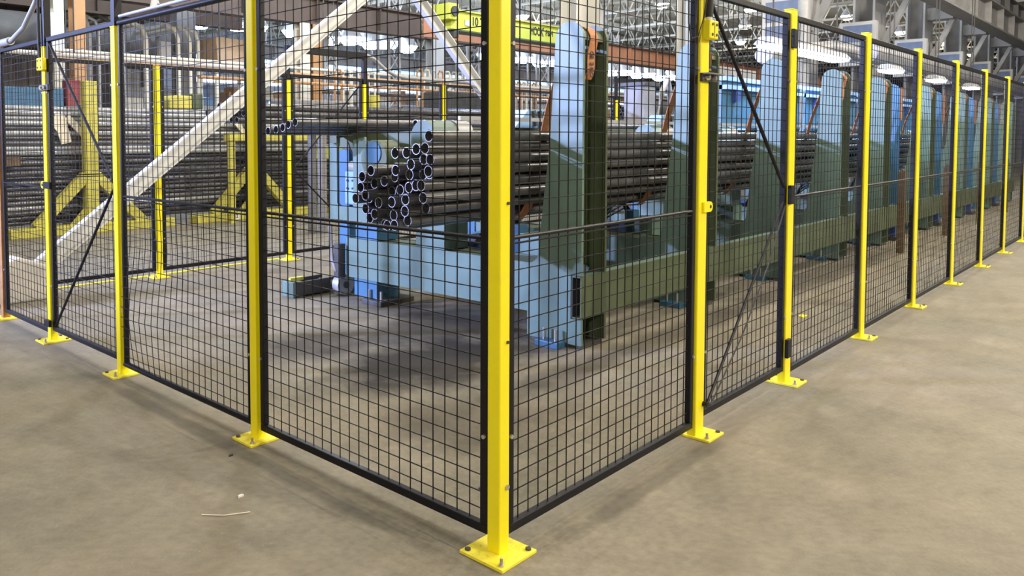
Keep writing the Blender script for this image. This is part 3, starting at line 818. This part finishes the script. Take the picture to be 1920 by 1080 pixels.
MB().beam((2.2, 4.31, 0.165), (2.36, 4.31, 0.165), 0.05, 0.03).build('clamp', RACK, bg)

# blue guard columns further down the line
for i, x in enumerate((10.78, 13.44, 16.10, 18.72)):
    t = thing('guard_shield', 'tall blue rounded guard panel, %s between the far machine columns' % ORD[i], 'guard panel', (x, 1.3, 0.0), 'blue guard panels')
    prof = [(1.30, 0.47)] + arc(1.4155, 2.16, 0.1155, 180, 0, 12) + [(1.56, 1.5), (1.78, 0.9), (1.78, 0.47)]
    MB().prism(prof, 0, x, x + 0.02).build('panel', BLUEP, t)
    MB().box(x + 0.02, x + 0.18, 1.33, 1.50, 0.0, 2.14).build('stem', NAVY, t)
    MB().box(x + 0.04, x + 0.14, 1.295, 1.33, 1.75, 2.22).build('webbing', STRAP, t)
    MB().box(x - 0.05, x + 0.30, 1.28, 1.80, 0.0, 0.06).build('foot', DARK, t)
    MB().box(x + 0.2, x + 0.9, 1.85, 1.95, 0.12, 0.47).build('kick_plate', LGREY, t)
for i, x in enumerate((9.42, 12.0, 14.6, 17.2)):
    MBp = MB().prism([(0.90, 0.0), (0.98, 0.0), (0.98, 1.02), (0.94, 1.10), (0.90, 1.06)], 0, x, x + 0.06)
    tag(MBp.build('timber_stake', WOOD, None), 'upright brown timber stake, %s along the inside of the fence' % ORD[i], 'stake', 'timber stakes along the fence')
# blue machine housings behind the far columns
for i, (x0, x1) in enumerate(((8.6, 11.6), (11.9, 14.6), (14.9, 17.6), (17.9, 20.6))):
    t = thing('machine_housing', 'long blue ridged machine housing, %s above the far conveyor' % ORD[i], 'machine housing', (x0, 2.95, 1.6), 'blue machine housings')
    MB().box(x0, x1, 2.95, 3.0, 1.64, 2.30).build('side_panel', BLUEP, t)
    for k, z in enumerate((2.30, 2.18)):
        MB().box(x0, x1, 2.90 - 0.02 * k, 3.02, z, z + 0.06).build('rail', LBLUE, t)
    MB().box(x0 + 0.3, x0 + 0.45, 2.88, 2.95, 2.02, 2.16).build('latch_block', NAVY, t)
    for xx in (x0 + 0.05, x1 - 0.12):
        MB().box(xx, xx + 0.07, 2.96, 3.0, 1.605, 1.64).build('bracket', DARK, t)
# fluorescent strip over the line and small lamps farther on
def tube_light(x0, x1, y, z, label, power):
    t = thing('strip_lamp', label, 'lamp', ((x0 + x1) / 2, y, z), 'white strip lamps over the line')
    MB().prism([(y - 0.16, z), (y + 0.16, z), (y + 0.07, z + 0.10), (y - 0.07, z + 0.10)], 0, x0, x1).build('reflector', LGREY, t)
    MB().box(x0 + 0.05, x1 - 0.05, y - 0.13, y + 0.13, z - 0.045, z - 0.002).build('tube', E_COOL2, t)
    for x in (x0 + 0.3, x1 - 0.3):
        MB().path([(x, y, z + 0.1), (x, y, CEIL - 0.003)], 0.012, 6).build('hanger', DARK, t)
    li = bpy.data.lights.new('strip_light', 'AREA')
    li.shape = 'RECTANGLE'
    li.size, li.size_y = (x1 - x0), 0.25
    li.color = (0.36, 0.56, 1.0)
    li.energy = power
    lo = bpy.data.objects.new('strip_light', li)
    COL.objects.link(lo)
    lo.parent = t
    lo.location = (0, 0, -0.06)
tube_light(9.2, 12.6, 2.62, 2.83, 'long white strip lamp above the fourth machine column', 90)
for i, x in enumerate((15.2, 19.0, 23.0)):
    tube_light(x, x + 0.9, 2.62, 2.83, 'short white strip lamp, %s beyond the long one' % ORD[i], 40)

# machinery deeper inside, seen between the first columns
hp = thing('pump_unit', 'dark grey pump unit with tank behind the second machine column', 'machine', (10.2, 5.0, 0))
MB().box(9.7, 11.0, 4.8, 5.6, 0, 1.65).build('plinth', DARK, hp, bevel=0.02)
MB().box(10.0, 10.42, 4.9, 5.3, 1.66, 2.42).build('tank', MIDG, hp, bevel=0.03)
MB().box(9.95, 10.47, 4.86, 5.34, 2.38, 2.45).build('tank_lid', DARK, hp, bevel=0.01)
MB().disc((10.85, 5.0, 1.9), 1, 0.16, 0.4).build('pump', DARK, hp, smooth=True)
MB().path([(10.5, 4.95, 1.75), (10.7, 4.95, 2.3), (10.9, 4.95, 2.55), (11.1, 5.0, 2.3), (11.2, 5.0, 1.75)], 0.05, 10).build('pipework', GALV, hp, smooth=True)
MB().box(11.3, 11.42, 4.9, 5.0, 0, 2.5).build('stanchion', LBLUE, hp)
MB().disc((11.9, 5.0, 2.05), 1, 0.22, 0.3).build('reel', DARK, hp, smooth=True)
MB().box(11.75, 12.05, 4.95, 5.1, 0.0, 1.85).build('reel_post', MIDG, hp)
pf = thing('portal_frame', 'blue portal frame with hoses behind the gate brace', 'machine', (13.5, 5.0, 0))
for x in (13.0, 13.9, 14.6, 15.2):
    MB().box(x, x + 0.14, 4.9, 5.04, 0, 2.45).build('leg', BLUEP if x < 14 else LBLUE, pf)
MB().box(12.9, 16.2, 4.88, 5.06, 2.45, 2.62).build('lintel', BLUEP, pf)
MB().path([(11.9, 4.8, 1.75), (12.3, 4.8, 2.3), (13.1, 4.8, 2.55), (14.2, 4.8, 2.5)], 0.05, 10).build('hose', RUBBER, pf, smooth=True)
MB().path([(12.4, 4.75, 1.7), (12.7, 4.75, 2.15), (13.4, 4.75, 2.35), (14.2, 4.75, 2.3)], 0.05, 10).build('hose', MIDG, pf, smooth=True)
MB().disc((12.6, 4.6, 2.52), 1, 0.16, 0.2).build('pulley', NAVY, pf, smooth=True)
tag(MB().box(18.45, 21.1, 7.4, 7.9, 0, 3.42).build('pale_screen', LGREY, None, bevel=0.02), 'tall pale cabinet wall behind the portal frame', 'cabinet')
tag(MB().box(8.0, 9.6, 12.2, 13.0, 0, 2.35).build('grey_cabinet', MIDG, None, bevel=0.02), 'grey machine cabinet behind the rear fence', 'cabinet')
tag(MB().box(12.0, 13.9, 11.4, 12.1, 0, 2.66).build('dark_cabinet', DARK, None, bevel=0.03), 'dark cabinet left of the crane end behind the braces', 'cabinet')
tag(MB().box(10.6, 12.6, 10.6, 11.2, 0, 2.10).build('sheeted_load', LGREY, None, bevel=0.06), 'load under a pale sheet beyond the back fence', 'load')
for i, (x, y, w, h, m) in enumerate(((16, 23.5, 2.5, 3.2, LGREY), (20, 22.8, 3, 2.6, MIDG), (25, 23, 3, 3.4, LGREY), (30, 23.6, 4, 2.8, WHITE), (36, 24, 4, 3.2, LGREY), (12.5, 24, 3, 3.0, LBLUE),
                                     (44, 16, 5, 3.5, WHITE), (22, 14.5, 2.4, 2.4, MIDG), (27, 13.5, 3, 2.6, LGREY), (18.5, 27, 4, 3.6, LGREY), (30, 30, 8, 4.0, LGREY), (7.0, 18.6, 1.6, 2.9, MIDG))):
    t = thing('machine_cabinet', 'distant pale machine cabinet in the hall, %s counted among the background units' % ORD[i], 'machine', (x, y, 0), 'distant machine cabinets')
    MB().box(x, x + w, y, y + 1.2, 0, h).build('body', m, t, bevel=0.03)
    MB().box(x + 0.1, x + w * 0.45, y - 0.03, y, 0.3, h - 0.3).build('door', WHITE if m is not WHITE else LGREY, t)
    MB().box(x + w * 0.55, x + w - 0.1, y - 0.03, y, 0.3, h - 0.3).build('door', MIDG if i % 2 else LGREY, t)
    MB().box(x + w * 0.2, x + w * 0.5, y + 0.3, y + 0.8, h, h + 0.5).build('top_unit', MIDG, t)
# stacks of shelving and stored goods on the floor far behind
for i in range(10):
    x = 10.6 + i * 3.6
    y = 18.9 + (i % 3) * 0.4
    t = thing('storage_shelf', 'tan loaded shelf bay far behind the back fence, %s of the row' % ORD[i], 'shelf', (x, y, 0), 'far shelf bays')
    for xx in (x, x + 2.6):
        MB().box(xx, xx + 0.08, y, y + 0.8, 0, 2.9).build('upright', [TAN, MIDG, WHITE][i % 3], t)
    for z in (0.6, 1.3, 2.0, 2.7):
        MB().box(x + 0.08, x + 2.6, y, y + 0.8, z, z + 0.06).build('shelf_board', TAN if i % 2 else LGREY, t)
        k = x + 0.2
        while k < x + 2.2:
            w = random.uniform(0.2, 0.55)
            MB().box(k, k + w, y + 0.05, y + 0.6, z + 0.06, z + random.uniform(0.25, 0.6)).build('box', random.choice([TAN, WHITE, LGREY, MIDG, BROWN, LBLUE]), t)
            k += w + random.uniform(0.03, 0.25)

# overhead trays, pipes and lattice masts deeper in the hall
for i, (y, z, r, m, x0, x1) in enumerate(((13.8, 3.05, 0.05, TAN, 3.5, 30), (14.2, 3.25, 0.04, WHITE, 3.5, 30), (18.0, 3.4, 0.08, LGREY, 9.5, 40), (19.4, 3.75, 0.10, LBLUE, 12, 48), (22.6, 3.9, 0.10, LGREY, 14, 60),
                                          (24.0, 4.3, 0.12, WHITE, 14, 60), (32.5, 5.4, 0.16, LBLUE, 16, 70), (31.0, 4.2, 0.14, LGREY, 16, 70), (12.6, 2.75, 0.035, TAN, 6, 24), (17.0, 2.9, 0.05, BROWN, 12, 44))):
    o = MB().path([(x0, y, z), (x1, y, z)], r, 10).build('service_line', m, None, smooth=True)
    tag(o, 'horizontal service pipe run in the hall behind, %s of ten from the racks' % ORD[i], 'pipe', 'horizontal service pipes')
    k = x0 + 0.5
    while k < x1:
        MB().path([(k, y, z + r * 0.5), (k, y, CEIL - 0.004)], 0.015, 5).build('hanger', DARK, o)
        k += 6.5
for i, (x, y, w) in enumerate(((15.6, 17.2, 0.5), (19.6, 17.2, 0.6), (24.0, 17.2, 0.6), (29.5, 17.2, 0.6), (12.9, 17.2, 0.45))):
    t = thing('lattice_mast', 'white lattice mast in the far bay, %s counted from the rear gate' % ORD[i], 'mast', (x, y, 0), 'lattice masts')
    for dx in (0, w):
        for dy in (0, w):
            MB().box(x + dx, x + dx + 0.06, y + dy, y + dy + 0.06, 0, 6.2).build('chord', LGREY, t)
    wb_ = MB()
    for k in range(10):
        wb_.beam((x + 0.03, y, 0.62 * k), (x + w + 0.03, y, 0.62 * (k + 1)), 0.03, 0.03)
        wb_.beam((x + w + 0.03, y, 0.62 * k), (x + 0.03, y, 0.62 * (k + 1)), 0.03, 0.03)
    wb_.build('lacing', LGREY, t)['kind'] = 'stuff'
for i, (x, y, z0, z1) in enumerate(((13.3, 13.6, 2.2, 3.4), (15.6, 14.4, 2.3, 3.5), (17.9, 13.9, 2.2, 3.3), (10.2, 13.4, 2.3, 3.2))):
    t = thing('pipe_loop_rack', 'tan rack of bent handrail pipes, %s behind the second brace' % ORD[i], 'rack', (x, y, 0), 'handrail racks')
    for k in range(5):
        MB().path([(x + k * 0.28, y, 0), (x + k * 0.28, y, z1 - 0.1), (x + k * 0.28 + 0.06, y, z1), (x + k * 0.28 + 0.18, y, z1), (x + k * 0.28 + 0.22, y, z1 - 0.1), (x + k * 0.28 + 0.22, y, z0 - 0.4)], 0.03, 6).build('rail', [TAN, WHITE, LGREY][(i + k) % 3], t, smooth=True)
    MB().box(x - 0.1, x + 1.5, y - 0.05, y + 0.05, z0 - 0.5, z0 - 0.4).build('cross_bar', TAN, t)

# ------------------------------------------------------------------ safety fence
PH, PW = 2.274, 0.032
def bolt(x, y, z, axis, parent, r=0.009, h=0.018, m=None):
    MB().disc((x, y, z), axis, r, h, 8).build('bolt', m or BOLT, parent)
def post(x, y, label, group, top=PH, plate=(0.1, 0.1), sleeve=None, m=None, hx=0.029, hy=0.029, px=0.0):
    t = thing('fence_post', label, 'post', (x, y, 0), group)
    MB().box(x - hx, x + hx, y - hy, y + hy, 0.010, top).build('tube', m or YEL, t, bevel=0.006)
    x += px
    bp = MB().box(x - plate[0], x + plate[0], y - plate[1], y + plate[1], 0.0, 0.012).build('base_plate', YEL2, t, bevel=0.002)
    for sx, sy in ((-1, -1), (1, -1), (-1, 1), (1, 1)):
        qx, qy = x + sx * (plate[0] - 0.022), y + sy * (plate[1] - 0.022)
        MB().disc((qx, qy, 0.015), 2, 0.011, 0.008, 10).build('anchor_washer', BOLT if (sx, sy) == (-1, -1) else DARK, bp)
        if (sx, sy) == (-1, -1):
            MB().path([(qx, qy, 0.012), (qx, qy, 0.04)], 0.006, 8).build('anchor_bolt', BOLT, bp)
    x -= px
    MB().box(x - hx - 0.001, x + hx + 0.001, y - hy - 0.001, y + hy + 0.001, top, top + 0.006).build('cap', YEL, t)
    if sleeve:
        MB().box(x - 0.026, x + 0.026, y - 0.026, y + 0.026, top + 0.006, sleeve).build('extension', BLK, t, bevel=0.004)
    return t
def wire_grid(mb, A, B, z0, z1, pitch, r, nrm, bulge=None, off=0.0):
    A, B = Vector(A), Vector(B)
    L = (B - A).length
    u = (B - A).normalized()
    n = Vector(nrm)
    def P(s, z):
        o = off + (bulge(s, z) if bulge else 0)
        q = A + u * s + n * o
        return (q.x, q.y, z)
    sg = 14 if bulge else 1
    nv = int(L / pitch)
    s0 = (L - (nv - 1) * pitch) / 2
    for i in range(nv):
        s = s0 + i * pitch
        mb.path([P(s, z0 + (z1 - z0) * k / sg) for k in range(sg + 1)], r, 4, caps=False)
    nh = int((z1 - z0) / pitch)
    h0 = z0 + ((z1 - z0) - (nh - 1) * pitch) / 2
    for i in range(nh):
        z = h0 + i * pitch
        pts = [P(L * k / sg, z) for k in range(sg + 1)]
        mb.path([(p[0], p[1], p[2]) for p in pts], r, 4, caps=False)
def panel(A, B, label, group, nrm, z0=0.055, z1=2.26, name='mesh_fence', cat='fence panel', gap=0.012, fr=0.034, dp=0.030, bulge=None, mid=1.148, pitch=0.0635, wr=0.0024, round_frame=False, wire=True, ha=0.029, hb=0.029):
    A, B = Vector((A[0], A[1], 0)), Vector((B[0], B[1], 0))
    u = (B - A).normalized()
    A2, B2 = A + u * (ha + gap), B - u * (hb + gap)
    n = Vector(nrm)
    c = (A2 + B2) / 2
    t = thing(name, label, cat, (c.x, c.y, 0), group)
    def bar(nm, p, q, w, h, side=None, bev=0.004):
        return MB().beam(p, q, w, h, side).build(nm, BLK, t, bevel=bev)
    zt, zb = z1 - fr / 2 - 0.008, z0 + fr / 2
    up_ = Vector((0, 0, 1))
    def b2(nm, p, q, horizontal):
        m = MB()
        if round_frame:
            m.path([p, q], fr / 2, 12)
            return m.build(nm, BLK, t, smooth=True)
        if horizontal:
            m.beam(p, q, dp, fr)
        else:
            m.beam(p, q, fr, dp, side=tuple(n))
        return m.build(nm, BLK, t, bevel=0.004)
    b2('bottom_rail', A2 + up_ * zb, B2 + up_ * zb, True)
    b2('top_rail', A2 + up_ * zt, B2 + up_ * zt, True)
    for p in (A2 + u * fr / 2, B2 - u * fr / 2):
        b2('stile', p + up_ * (z0 + fr), p + up_ * (z1 - fr - 0.008), False)
    if mid:
        MB().path([A2 + u * fr + up_ * mid + n * 0.008, B2 - u * fr + up_ * mid + n * 0.008], 0.007, 8).build('mid_rod', BLK, t, smooth=True)
        MB().path([A2 + u * fr + up_ * (mid - 0.02) + n * 0.008, B2 - u * fr + up_ * (mid - 0.02) + n * 0.008], 0.004, 6).build('mid_rod', BLK, t, smooth=True)
    if wire:
        w = MB()
        wire_grid(w, A2 + u * fr, B2 - u * fr, z0 + fr - 0.003, z1 - fr - 0.005, pitch, wr, n, bulge)
        wo = w.build('wire_mesh', WIRE, t)
        wo['kind'] = 'stuff'
    for q in (A2 + u * 0.012, B2 - u * 0.012):
        for z in (0.42, 1.85):
            pt = q + up_ * z + n * (dp / 2 + 0.004)
            MB().disc(tuple(pt), 0 if abs(n.x) > 0.5 else 1, 0.008, 0.010, 8).build('clip_bolt', BOLT, t)
    return t
RX = [0.0] + [v - 0.028 for v in (1.614, 2.816, 4.333, 5.849, 7.365, 8.882, 10.398, 11.914, 13.43)]
LY = [0.0, 1.543, 3.078, 4.253]
NR, NL = (0, -1, 0), (-1, 0, 0)
# corner post
cp = post(-0.003, -0.003, 'large yellow corner post in the middle of the picture', 'yellow fence posts')
for z in (0.25, 0.78, 1.28, 2.235):
    bolt(0.010, -PW - 0.002, z, 1, cp, r=0.006 if 0.5 < z < 2 else 0.010, h=0.008, m=DARK if 0.5 < z < 2 else BOLT)
for i, x in enumerate(RX[1:]):
    post(x, 0, 'yellow fence post, %s to the right of the corner post' % ORD[i], 'yellow fence posts', plate=(0.085, 0.10), hx=0.046, hy=0.024, px=0.028)
post(0, LY[1], 'yellow fence post, first to the left of the corner post', 'yellow fence posts', plate=(0.10, 0.085))
p3 = post(0, LY[2], 'yellow gate post with black extension, second left of the corner post', 'yellow fence posts', top=2.21, plate=(0.10, 0.085), sleeve=2.62)
p4 = post(0, LY[3], 'yellow latch post with black extension, third left of the corner post', 'yellow fence posts', top=2.18, plate=(0.10, 0.085), sleeve=2.60)
post(0, 5.30, 'rusty orange post at the left picture edge', 'rusty post', m=RUST)
# right run
panel((0, 0), (RX[1], 0), 'black mesh panel right of the corner post', 'right hand mesh panels', NR, hb=0.046)
for i in range(2, len(RX) - 1):
    panel((RX[i], 0), (RX[i + 1], 0), 'black mesh panel between the %s and %s right hand posts' % (ORD[i - 1], ORD[i]), 'right hand mesh panels', NR, ha=0.046, hb=0.046)
# left run
panel((0, 0), (0, LY[1]), 'black mesh panel left of the corner post', 'left hand mesh panels', NL)
panel((0, LY[1]), (0, LY[2]), 'round framed black mesh panel with dented mesh, second left of the corner', 'left hand mesh panels', NL, round_frame=True, fr=0.036,
      bulge=lambda s, z: 0.05 * math.exp(-((s - 1.25) / 0.35) ** 2 - ((z - 0.42) / 0.30) ** 2) - 0.02 * math.exp(-((s - 0.9) / 0.4) ** 2 - ((z - 0.8) / 0.3) ** 2))
panel((0, LY[3]), (0, 5.30), 'narrow black mesh panel left of the left gate', 'left hand mesh panels', NL)
# right gate
def gate_extras(t, A, B, nrm, flip=False):
    A, B, n = Vector(A), Vector(B), Vector(nrm)
    u = (B - A).normalized()
    a, b = A + u * 0.085, B - u * 0.075
    z = Vector((0, 0, 1))
    o = n * 0.006
    for k, (p, q, r) in enumerate(((a + z * 2.20, b + z * 1.21, 0.010), (b + z * 1.13, a + z * 0.10, 0.0075))):
        MB().path([p + o, q + o], r, 8).build('brace_rod', BLK, t, smooth=True)
    return t
g = panel((RX[1], 0), (RX[2], 0), 'black mesh gate with diagonal rods right of the first right hand post', 'mesh gates', NR, name='fence_gate', cat='gate', mid=None, z0=0.085, gap=0.004, ha=0.046, hb=0.046)
gate_extras(g, (RX[1], 0, 0), (RX[2], 0, 0), NR)
MB().path([(2.70, -0.02, 1.10), (2.45, -0.025, 0.78), (2.1, -0.02, 0.42), (1.72, -0.02, 0.13)], 0.004, 6).build('cable', DARK, g)
for z in (2.10, 1.165, 0.228):
    MB().box(RX[2] - 0.065, RX[2] - 0.005, -0.046, -0.025, z - 0.057, z + 0.057).build('hinge', BLK, g, bevel=0.004)
MB().disc((RX[1] + 0.035, -0.03, 0.16), 1, 0.014, 0.04, 10).build('stop_knob', BLK, g)
# lock hardware of the right gate
sw = thing('safety_switch', 'yellow safety switch box on the right gate post', 'switch', (1.585, -0.05, 2.0))
MB().box(1.545, 1.638, -0.066, -0.025, 1.995, 2.085).build('housing', YEL, sw, bevel=0.005)
for dx in (0.024, 0.070):
    for dz in (0.020, 0.070):
        MB().disc((1.545 + dx, -0.067, 1.995 + dz), 1, 0.007, 0.006, 8).build('screw', DARK, sw)
MB().box(1.590, 1.594, -0.0675, -0.065, 2.002, 2.078).build('seam', DARK, sw)
MB().disc((1.575, -0.045, 2.094), 2, 0.016, 0.022, 12).build('gland', WHITE, sw)
MB().path([(1.575, -0.045, 2.10), (1.582, -0.045, 2.22), (1.585, -0.043, 2.40), (1.585, -0.04, 2.9)], 0.018, 10).build('flexible_conduit', RUBBER, sw, smooth=True)
MB().path([(1.565, -0.05, 2.20), (1.55, -0.05, 2.225), (1.52, -0.045, 2.10), (1.47, -0.04, 2.0), (1.42, -0.03, 1.985), (1.40, -0.025, 2.06), (1.40, -0.022, 2.4)], 0.004, 6).build('cable', RUBBER, sw)
lt = thing('gate_latch', 'zinc latch bracket with bolts on the right gate', 'latch', (1.60, -0.04, 1.79))
MB().box(1.525, 1.695, -0.040, -0.025, 1.787, 1.828).build('bracket', DARK, lt, bevel=0.002)
MB().box(1.525, 1.70, -0.072, -0.040, 1.822, 1.828).build('lip', BOLT, lt)
for x in (1.565, 1.635):
    MB().disc((x, -0.050, 1.806), 1, 0.012, 0.02, 6).build('bolt', BOLT, lt)
tb = thing('lock_tab', 'yellow padlock tab with hole on the right gate post', 'tab', (1.62, -0.04, 1.13))
tab = MB()
prof = [(1.575, 1.138), (1.575, 1.190), (1.645, 1.190)] + [(1.645 + 0.026 * math.sin(a), 1.164 + 0.026 * math.cos(a)) for a in [0.3 * k for k in range(1, 10)]] + [(1.645, 1.138)]
tab.prism(prof, 1, -0.036, -0.025)
tab.build('plate', YEL, tb)
MB().disc((1.645, -0.0365, 1.164), 1, 0.009, 0.003, 12).build('hole', INK, tb)
# left gate with header
g = panel((0, LY[2]), (0, LY[3]), 'black mesh gate with diagonal rods and header in the left run', 'mesh gates', NL, name='fence_gate', cat='gate', mid=None, z0=0.085, gap=0.004)
A, B, z = Vector((0, LY[2], 0)), Vector((0, LY[3], 0)), Vector((0, 0, 1))
for p, q in (((-0.006, LY[3] - 0.08, 2.20), (-0.006, LY[2] + 0.08, 1.25)), ((-0.006, LY[2] + 0.08, 1.18), (-0.006, LY[3] - 0.08, 0.13))):
    MB().path([p, q], 0.010, 8).build('brace_rod', BLK, g, smooth=True)
MB().box(-0.055, -0.034, LY[3] - 0.07, LY[3] + 0.02, 0.12, 0.17).build('hinge', BLK, g, bevel=0.004)
hd = tag(MB().box(-0.03, 0.03, LY[2] - 0.029, LY[3] + 0.029, 2.60 + 0.02, 2.68).build('gate_header', BLK, None, bevel=0.004), 'black header bar joining the tops of the left gate posts', 'header')
ys = LY[3]
sw = thing('safety_switch', 'yellow safety switch box on the left gate post', 'switch', (-0.05, ys, 2.0))
MB().box(-0.062, -0.030, ys - 0.075, ys + 0.035, 2.01, 2.10).build('housing', YEL, sw, bevel=0.005)
for dy in (-0.05, 0.01):
    for dz in (0.020, 0.070):
        MB().disc((-0.063, ys + dy, 2.01 + dz), 0, 0.007, 0.006, 8).build('screw', DARK, sw)
MB().path([(-0.045, ys + 0.01, 2.10), (-0.045, ys + 0.02, 2.25), (-0.042, ys + 0.03, 2.40), (-0.040, ys + 0.03, 2.56)], 0.010, 8).build('cable', RUBBER, sw, smooth=True)
lt = thing('gate_latch', 'zinc and black latch on the left gate post', 'latch', (-0.05, ys, 1.86))
MB().box(-0.048, -0.030, ys - 0.13, ys + 0.03, 1.862, 1.905).build('bracket', DARK, lt, bevel=0.002)
for y in (-0.09, -0.02):
    MB().disc((-0.054, ys + y, 1.883), 0, 0.014, 0.02, 6).build('bolt', BOLT, lt)
tb = thing('lock_tab', 'yellow padlock ring on the left gate post', 'tab', (-0.04, ys, 1.14))
MB().disc((-0.036, ys + 0.035, 1.17), 0, 0.028, 0.010, 16).build('plate', YEL, tb)
MB().disc((-0.042, ys + 0.035, 1.17), 0, 0.011, 0.004, 12).build('hole', INK, tb)
MB().box(-0.042, -0.030, ys - 0.10, ys + 0.02, 1.146, 1.194).build('hasp', BLK, tb)
# conduits on the left run
tag(MB().path([(-0.03, 5.6, 2.275), (-0.03, 5.05, 2.285), (-0.03, 4.9, 2.285), (-0.03, 4.62, 2.36), (-0.02, 4.40, 2.52), (-0.02, 4.32, 2.60), (-0.02, 4.2, 2.86)], 0.020, 12).build('grey_conduit', GALV, None, smooth=True), 'grey conduit climbing from the left rail to the gate header', 'conduit')
tag(MB().path([(-0.03, 4.92, 2.285), (-0.03, 5.16, 2.283)], 0.032, 12).build('conduit_fitting', GALV, None, smooth=True), 'grey conduit fitting on the top rail at the left edge', 'conduit')
tag(MB().path([(0.0, LY[2] - 0.05, 2.275), (0.0, LY[1] + 0.6, 2.275), (0.0, LY[1] - 0.3, 2.275)], 0.011, 10).build('grey_conduit', GALV, None, smooth=True), 'grey conduit lying on the rail above the dented panel', 'conduit')
tag(MB().path([(0.02, 2.62, 2.28), (0.08, 2.72, 2.50), (0.16, 2.85, 2.85)], 0.022, 12).build('grey_conduit', LGREY, None, smooth=True), 'pale conduit rising steeply above the dented panel', 'conduit')
tag(MB().path([(-0.01, 2.50, 2.285), (-0.01, 2.53, 2.34), (-0.01, 2.53, 2.37), (-0.01, 2.50, 2.385)], 0.008, 8).build('hook_wire', LGREY, None, smooth=True), 'small pale hook standing on the top rail', 'hook')

# back fence
BY = 6.19
BX = [0.12, 1.84, 3.56, 4.81, 6.38, 7.95, 9.60, 11.26, 12.5, 14.1]
for i, x in enumerate(BX):
    hi = i in (2, 3, 7, 8)
    post(x, BY, 'yellow post of the back fence, %s from its left end' % ORD[i], 'yellow back fence posts', top=2.22 if hi else 2.28, sleeve=2.56 if hi else None)
for i in range(len(BX) - 1):
    gate = i in (2, 7)
    pn = panel((BX[i], BY), (BX[i + 1], BY), 'black mesh %s of the back fence, %s bay from its left end' % ('gate' if gate else 'panel', ORD[i]), 'back fence bays', NR, name='fence_gate' if gate else 'mesh_fence', cat='gate' if gate else 'fence panel', z1=2.31, mid=None if gate else 1.148, wr=0.0020, fr=0.040, z0=0.07)
    if gate:
        MB().path([(BX[i] + 0.1, BY - 0.01, 1.15), (BX[i + 1] - 0.09, BY - 0.01, 2.2)], 0.010, 8).build('brace_rod', BLK, pn, smooth=True)
        MB().path([(BX[i] + 0.1, BY - 0.01, 1.10), (BX[i + 1] - 0.09, BY - 0.01, 0.15)], 0.010, 8).build('brace_rod', BLK, pn, smooth=True)
        tag(MB().box(BX[i] - 0.03, BX[i + 1] + 0.03, BY - 0.03, BY + 0.03, 2.565, 2.65).build('gate_header', BLK, None, bevel=0.004), 'black header bar of the back fence gate, %s gate from the left' % ('first' if i == 2 else 'second'), 'header')
tag(MB().path([(0.1, BY - 0.01, 2.335), (3.40, BY - 0.01, 2.332)], 0.024, 12).build('white_conduit', LGREY, None, smooth=True), 'thick white conduit on top of the left back fence rail', 'conduit')
tag(MB().path([(4.85, BY, 2.62), (5.0, BY, 2.58), (5.2, BY, 2.45), (5.4, BY, 2.38), (5.6, BY, 2.36), (7.9, BY, 2.345), (11.0, BY, 2.345)], 0.026, 12).build('white_conduit', GALV, None, smooth=True), 'pale conduit dropping from the back gate header along the rail', 'conduit')
tag(MB().box(0.5, 3.5, BY + 0.10, BY + 0.14, 0.0, 0.012).build('floor_tape', YEL2), 'yellow line on the floor behind the back fence', 'floor line')
# floor odds and ends
def scrap(x, y, label, m, s=0.03):
    o = MB().prism([(x - s, y - s * 0.4), (x + s, y - s * 0.3), (x + s * 0.7, y + s * 0.5), (x - s * 0.5, y + s * 0.4)], 2, 0.0, 0.008).build('debris_scrap', m)
    tag(o, label, 'scrap')
scrap(-0.42, 1.05, 'small white paper scrap on the floor left of the corner', PAPER, 0.014)
scrap(4.75, 0.55, 'yellow scrap of banding on the floor inside the right fence', YEL, 0.06)
scrap(-0.22, 1.45, 'dark chip on the floor near the first left post', DARK, 0.012)
scrap(0.35, 0.38, 'dark chip on the floor inside the corner', DARK, 0.012)
tag(MB().path([(-0.62, 1.02, 0.004), (-0.56, 0.95, 0.004), (-0.47, 0.90, 0.004)], 0.002, 5).build('straw_piece', CLOTH), 'thin pale straw on the outer floor', 'straw')
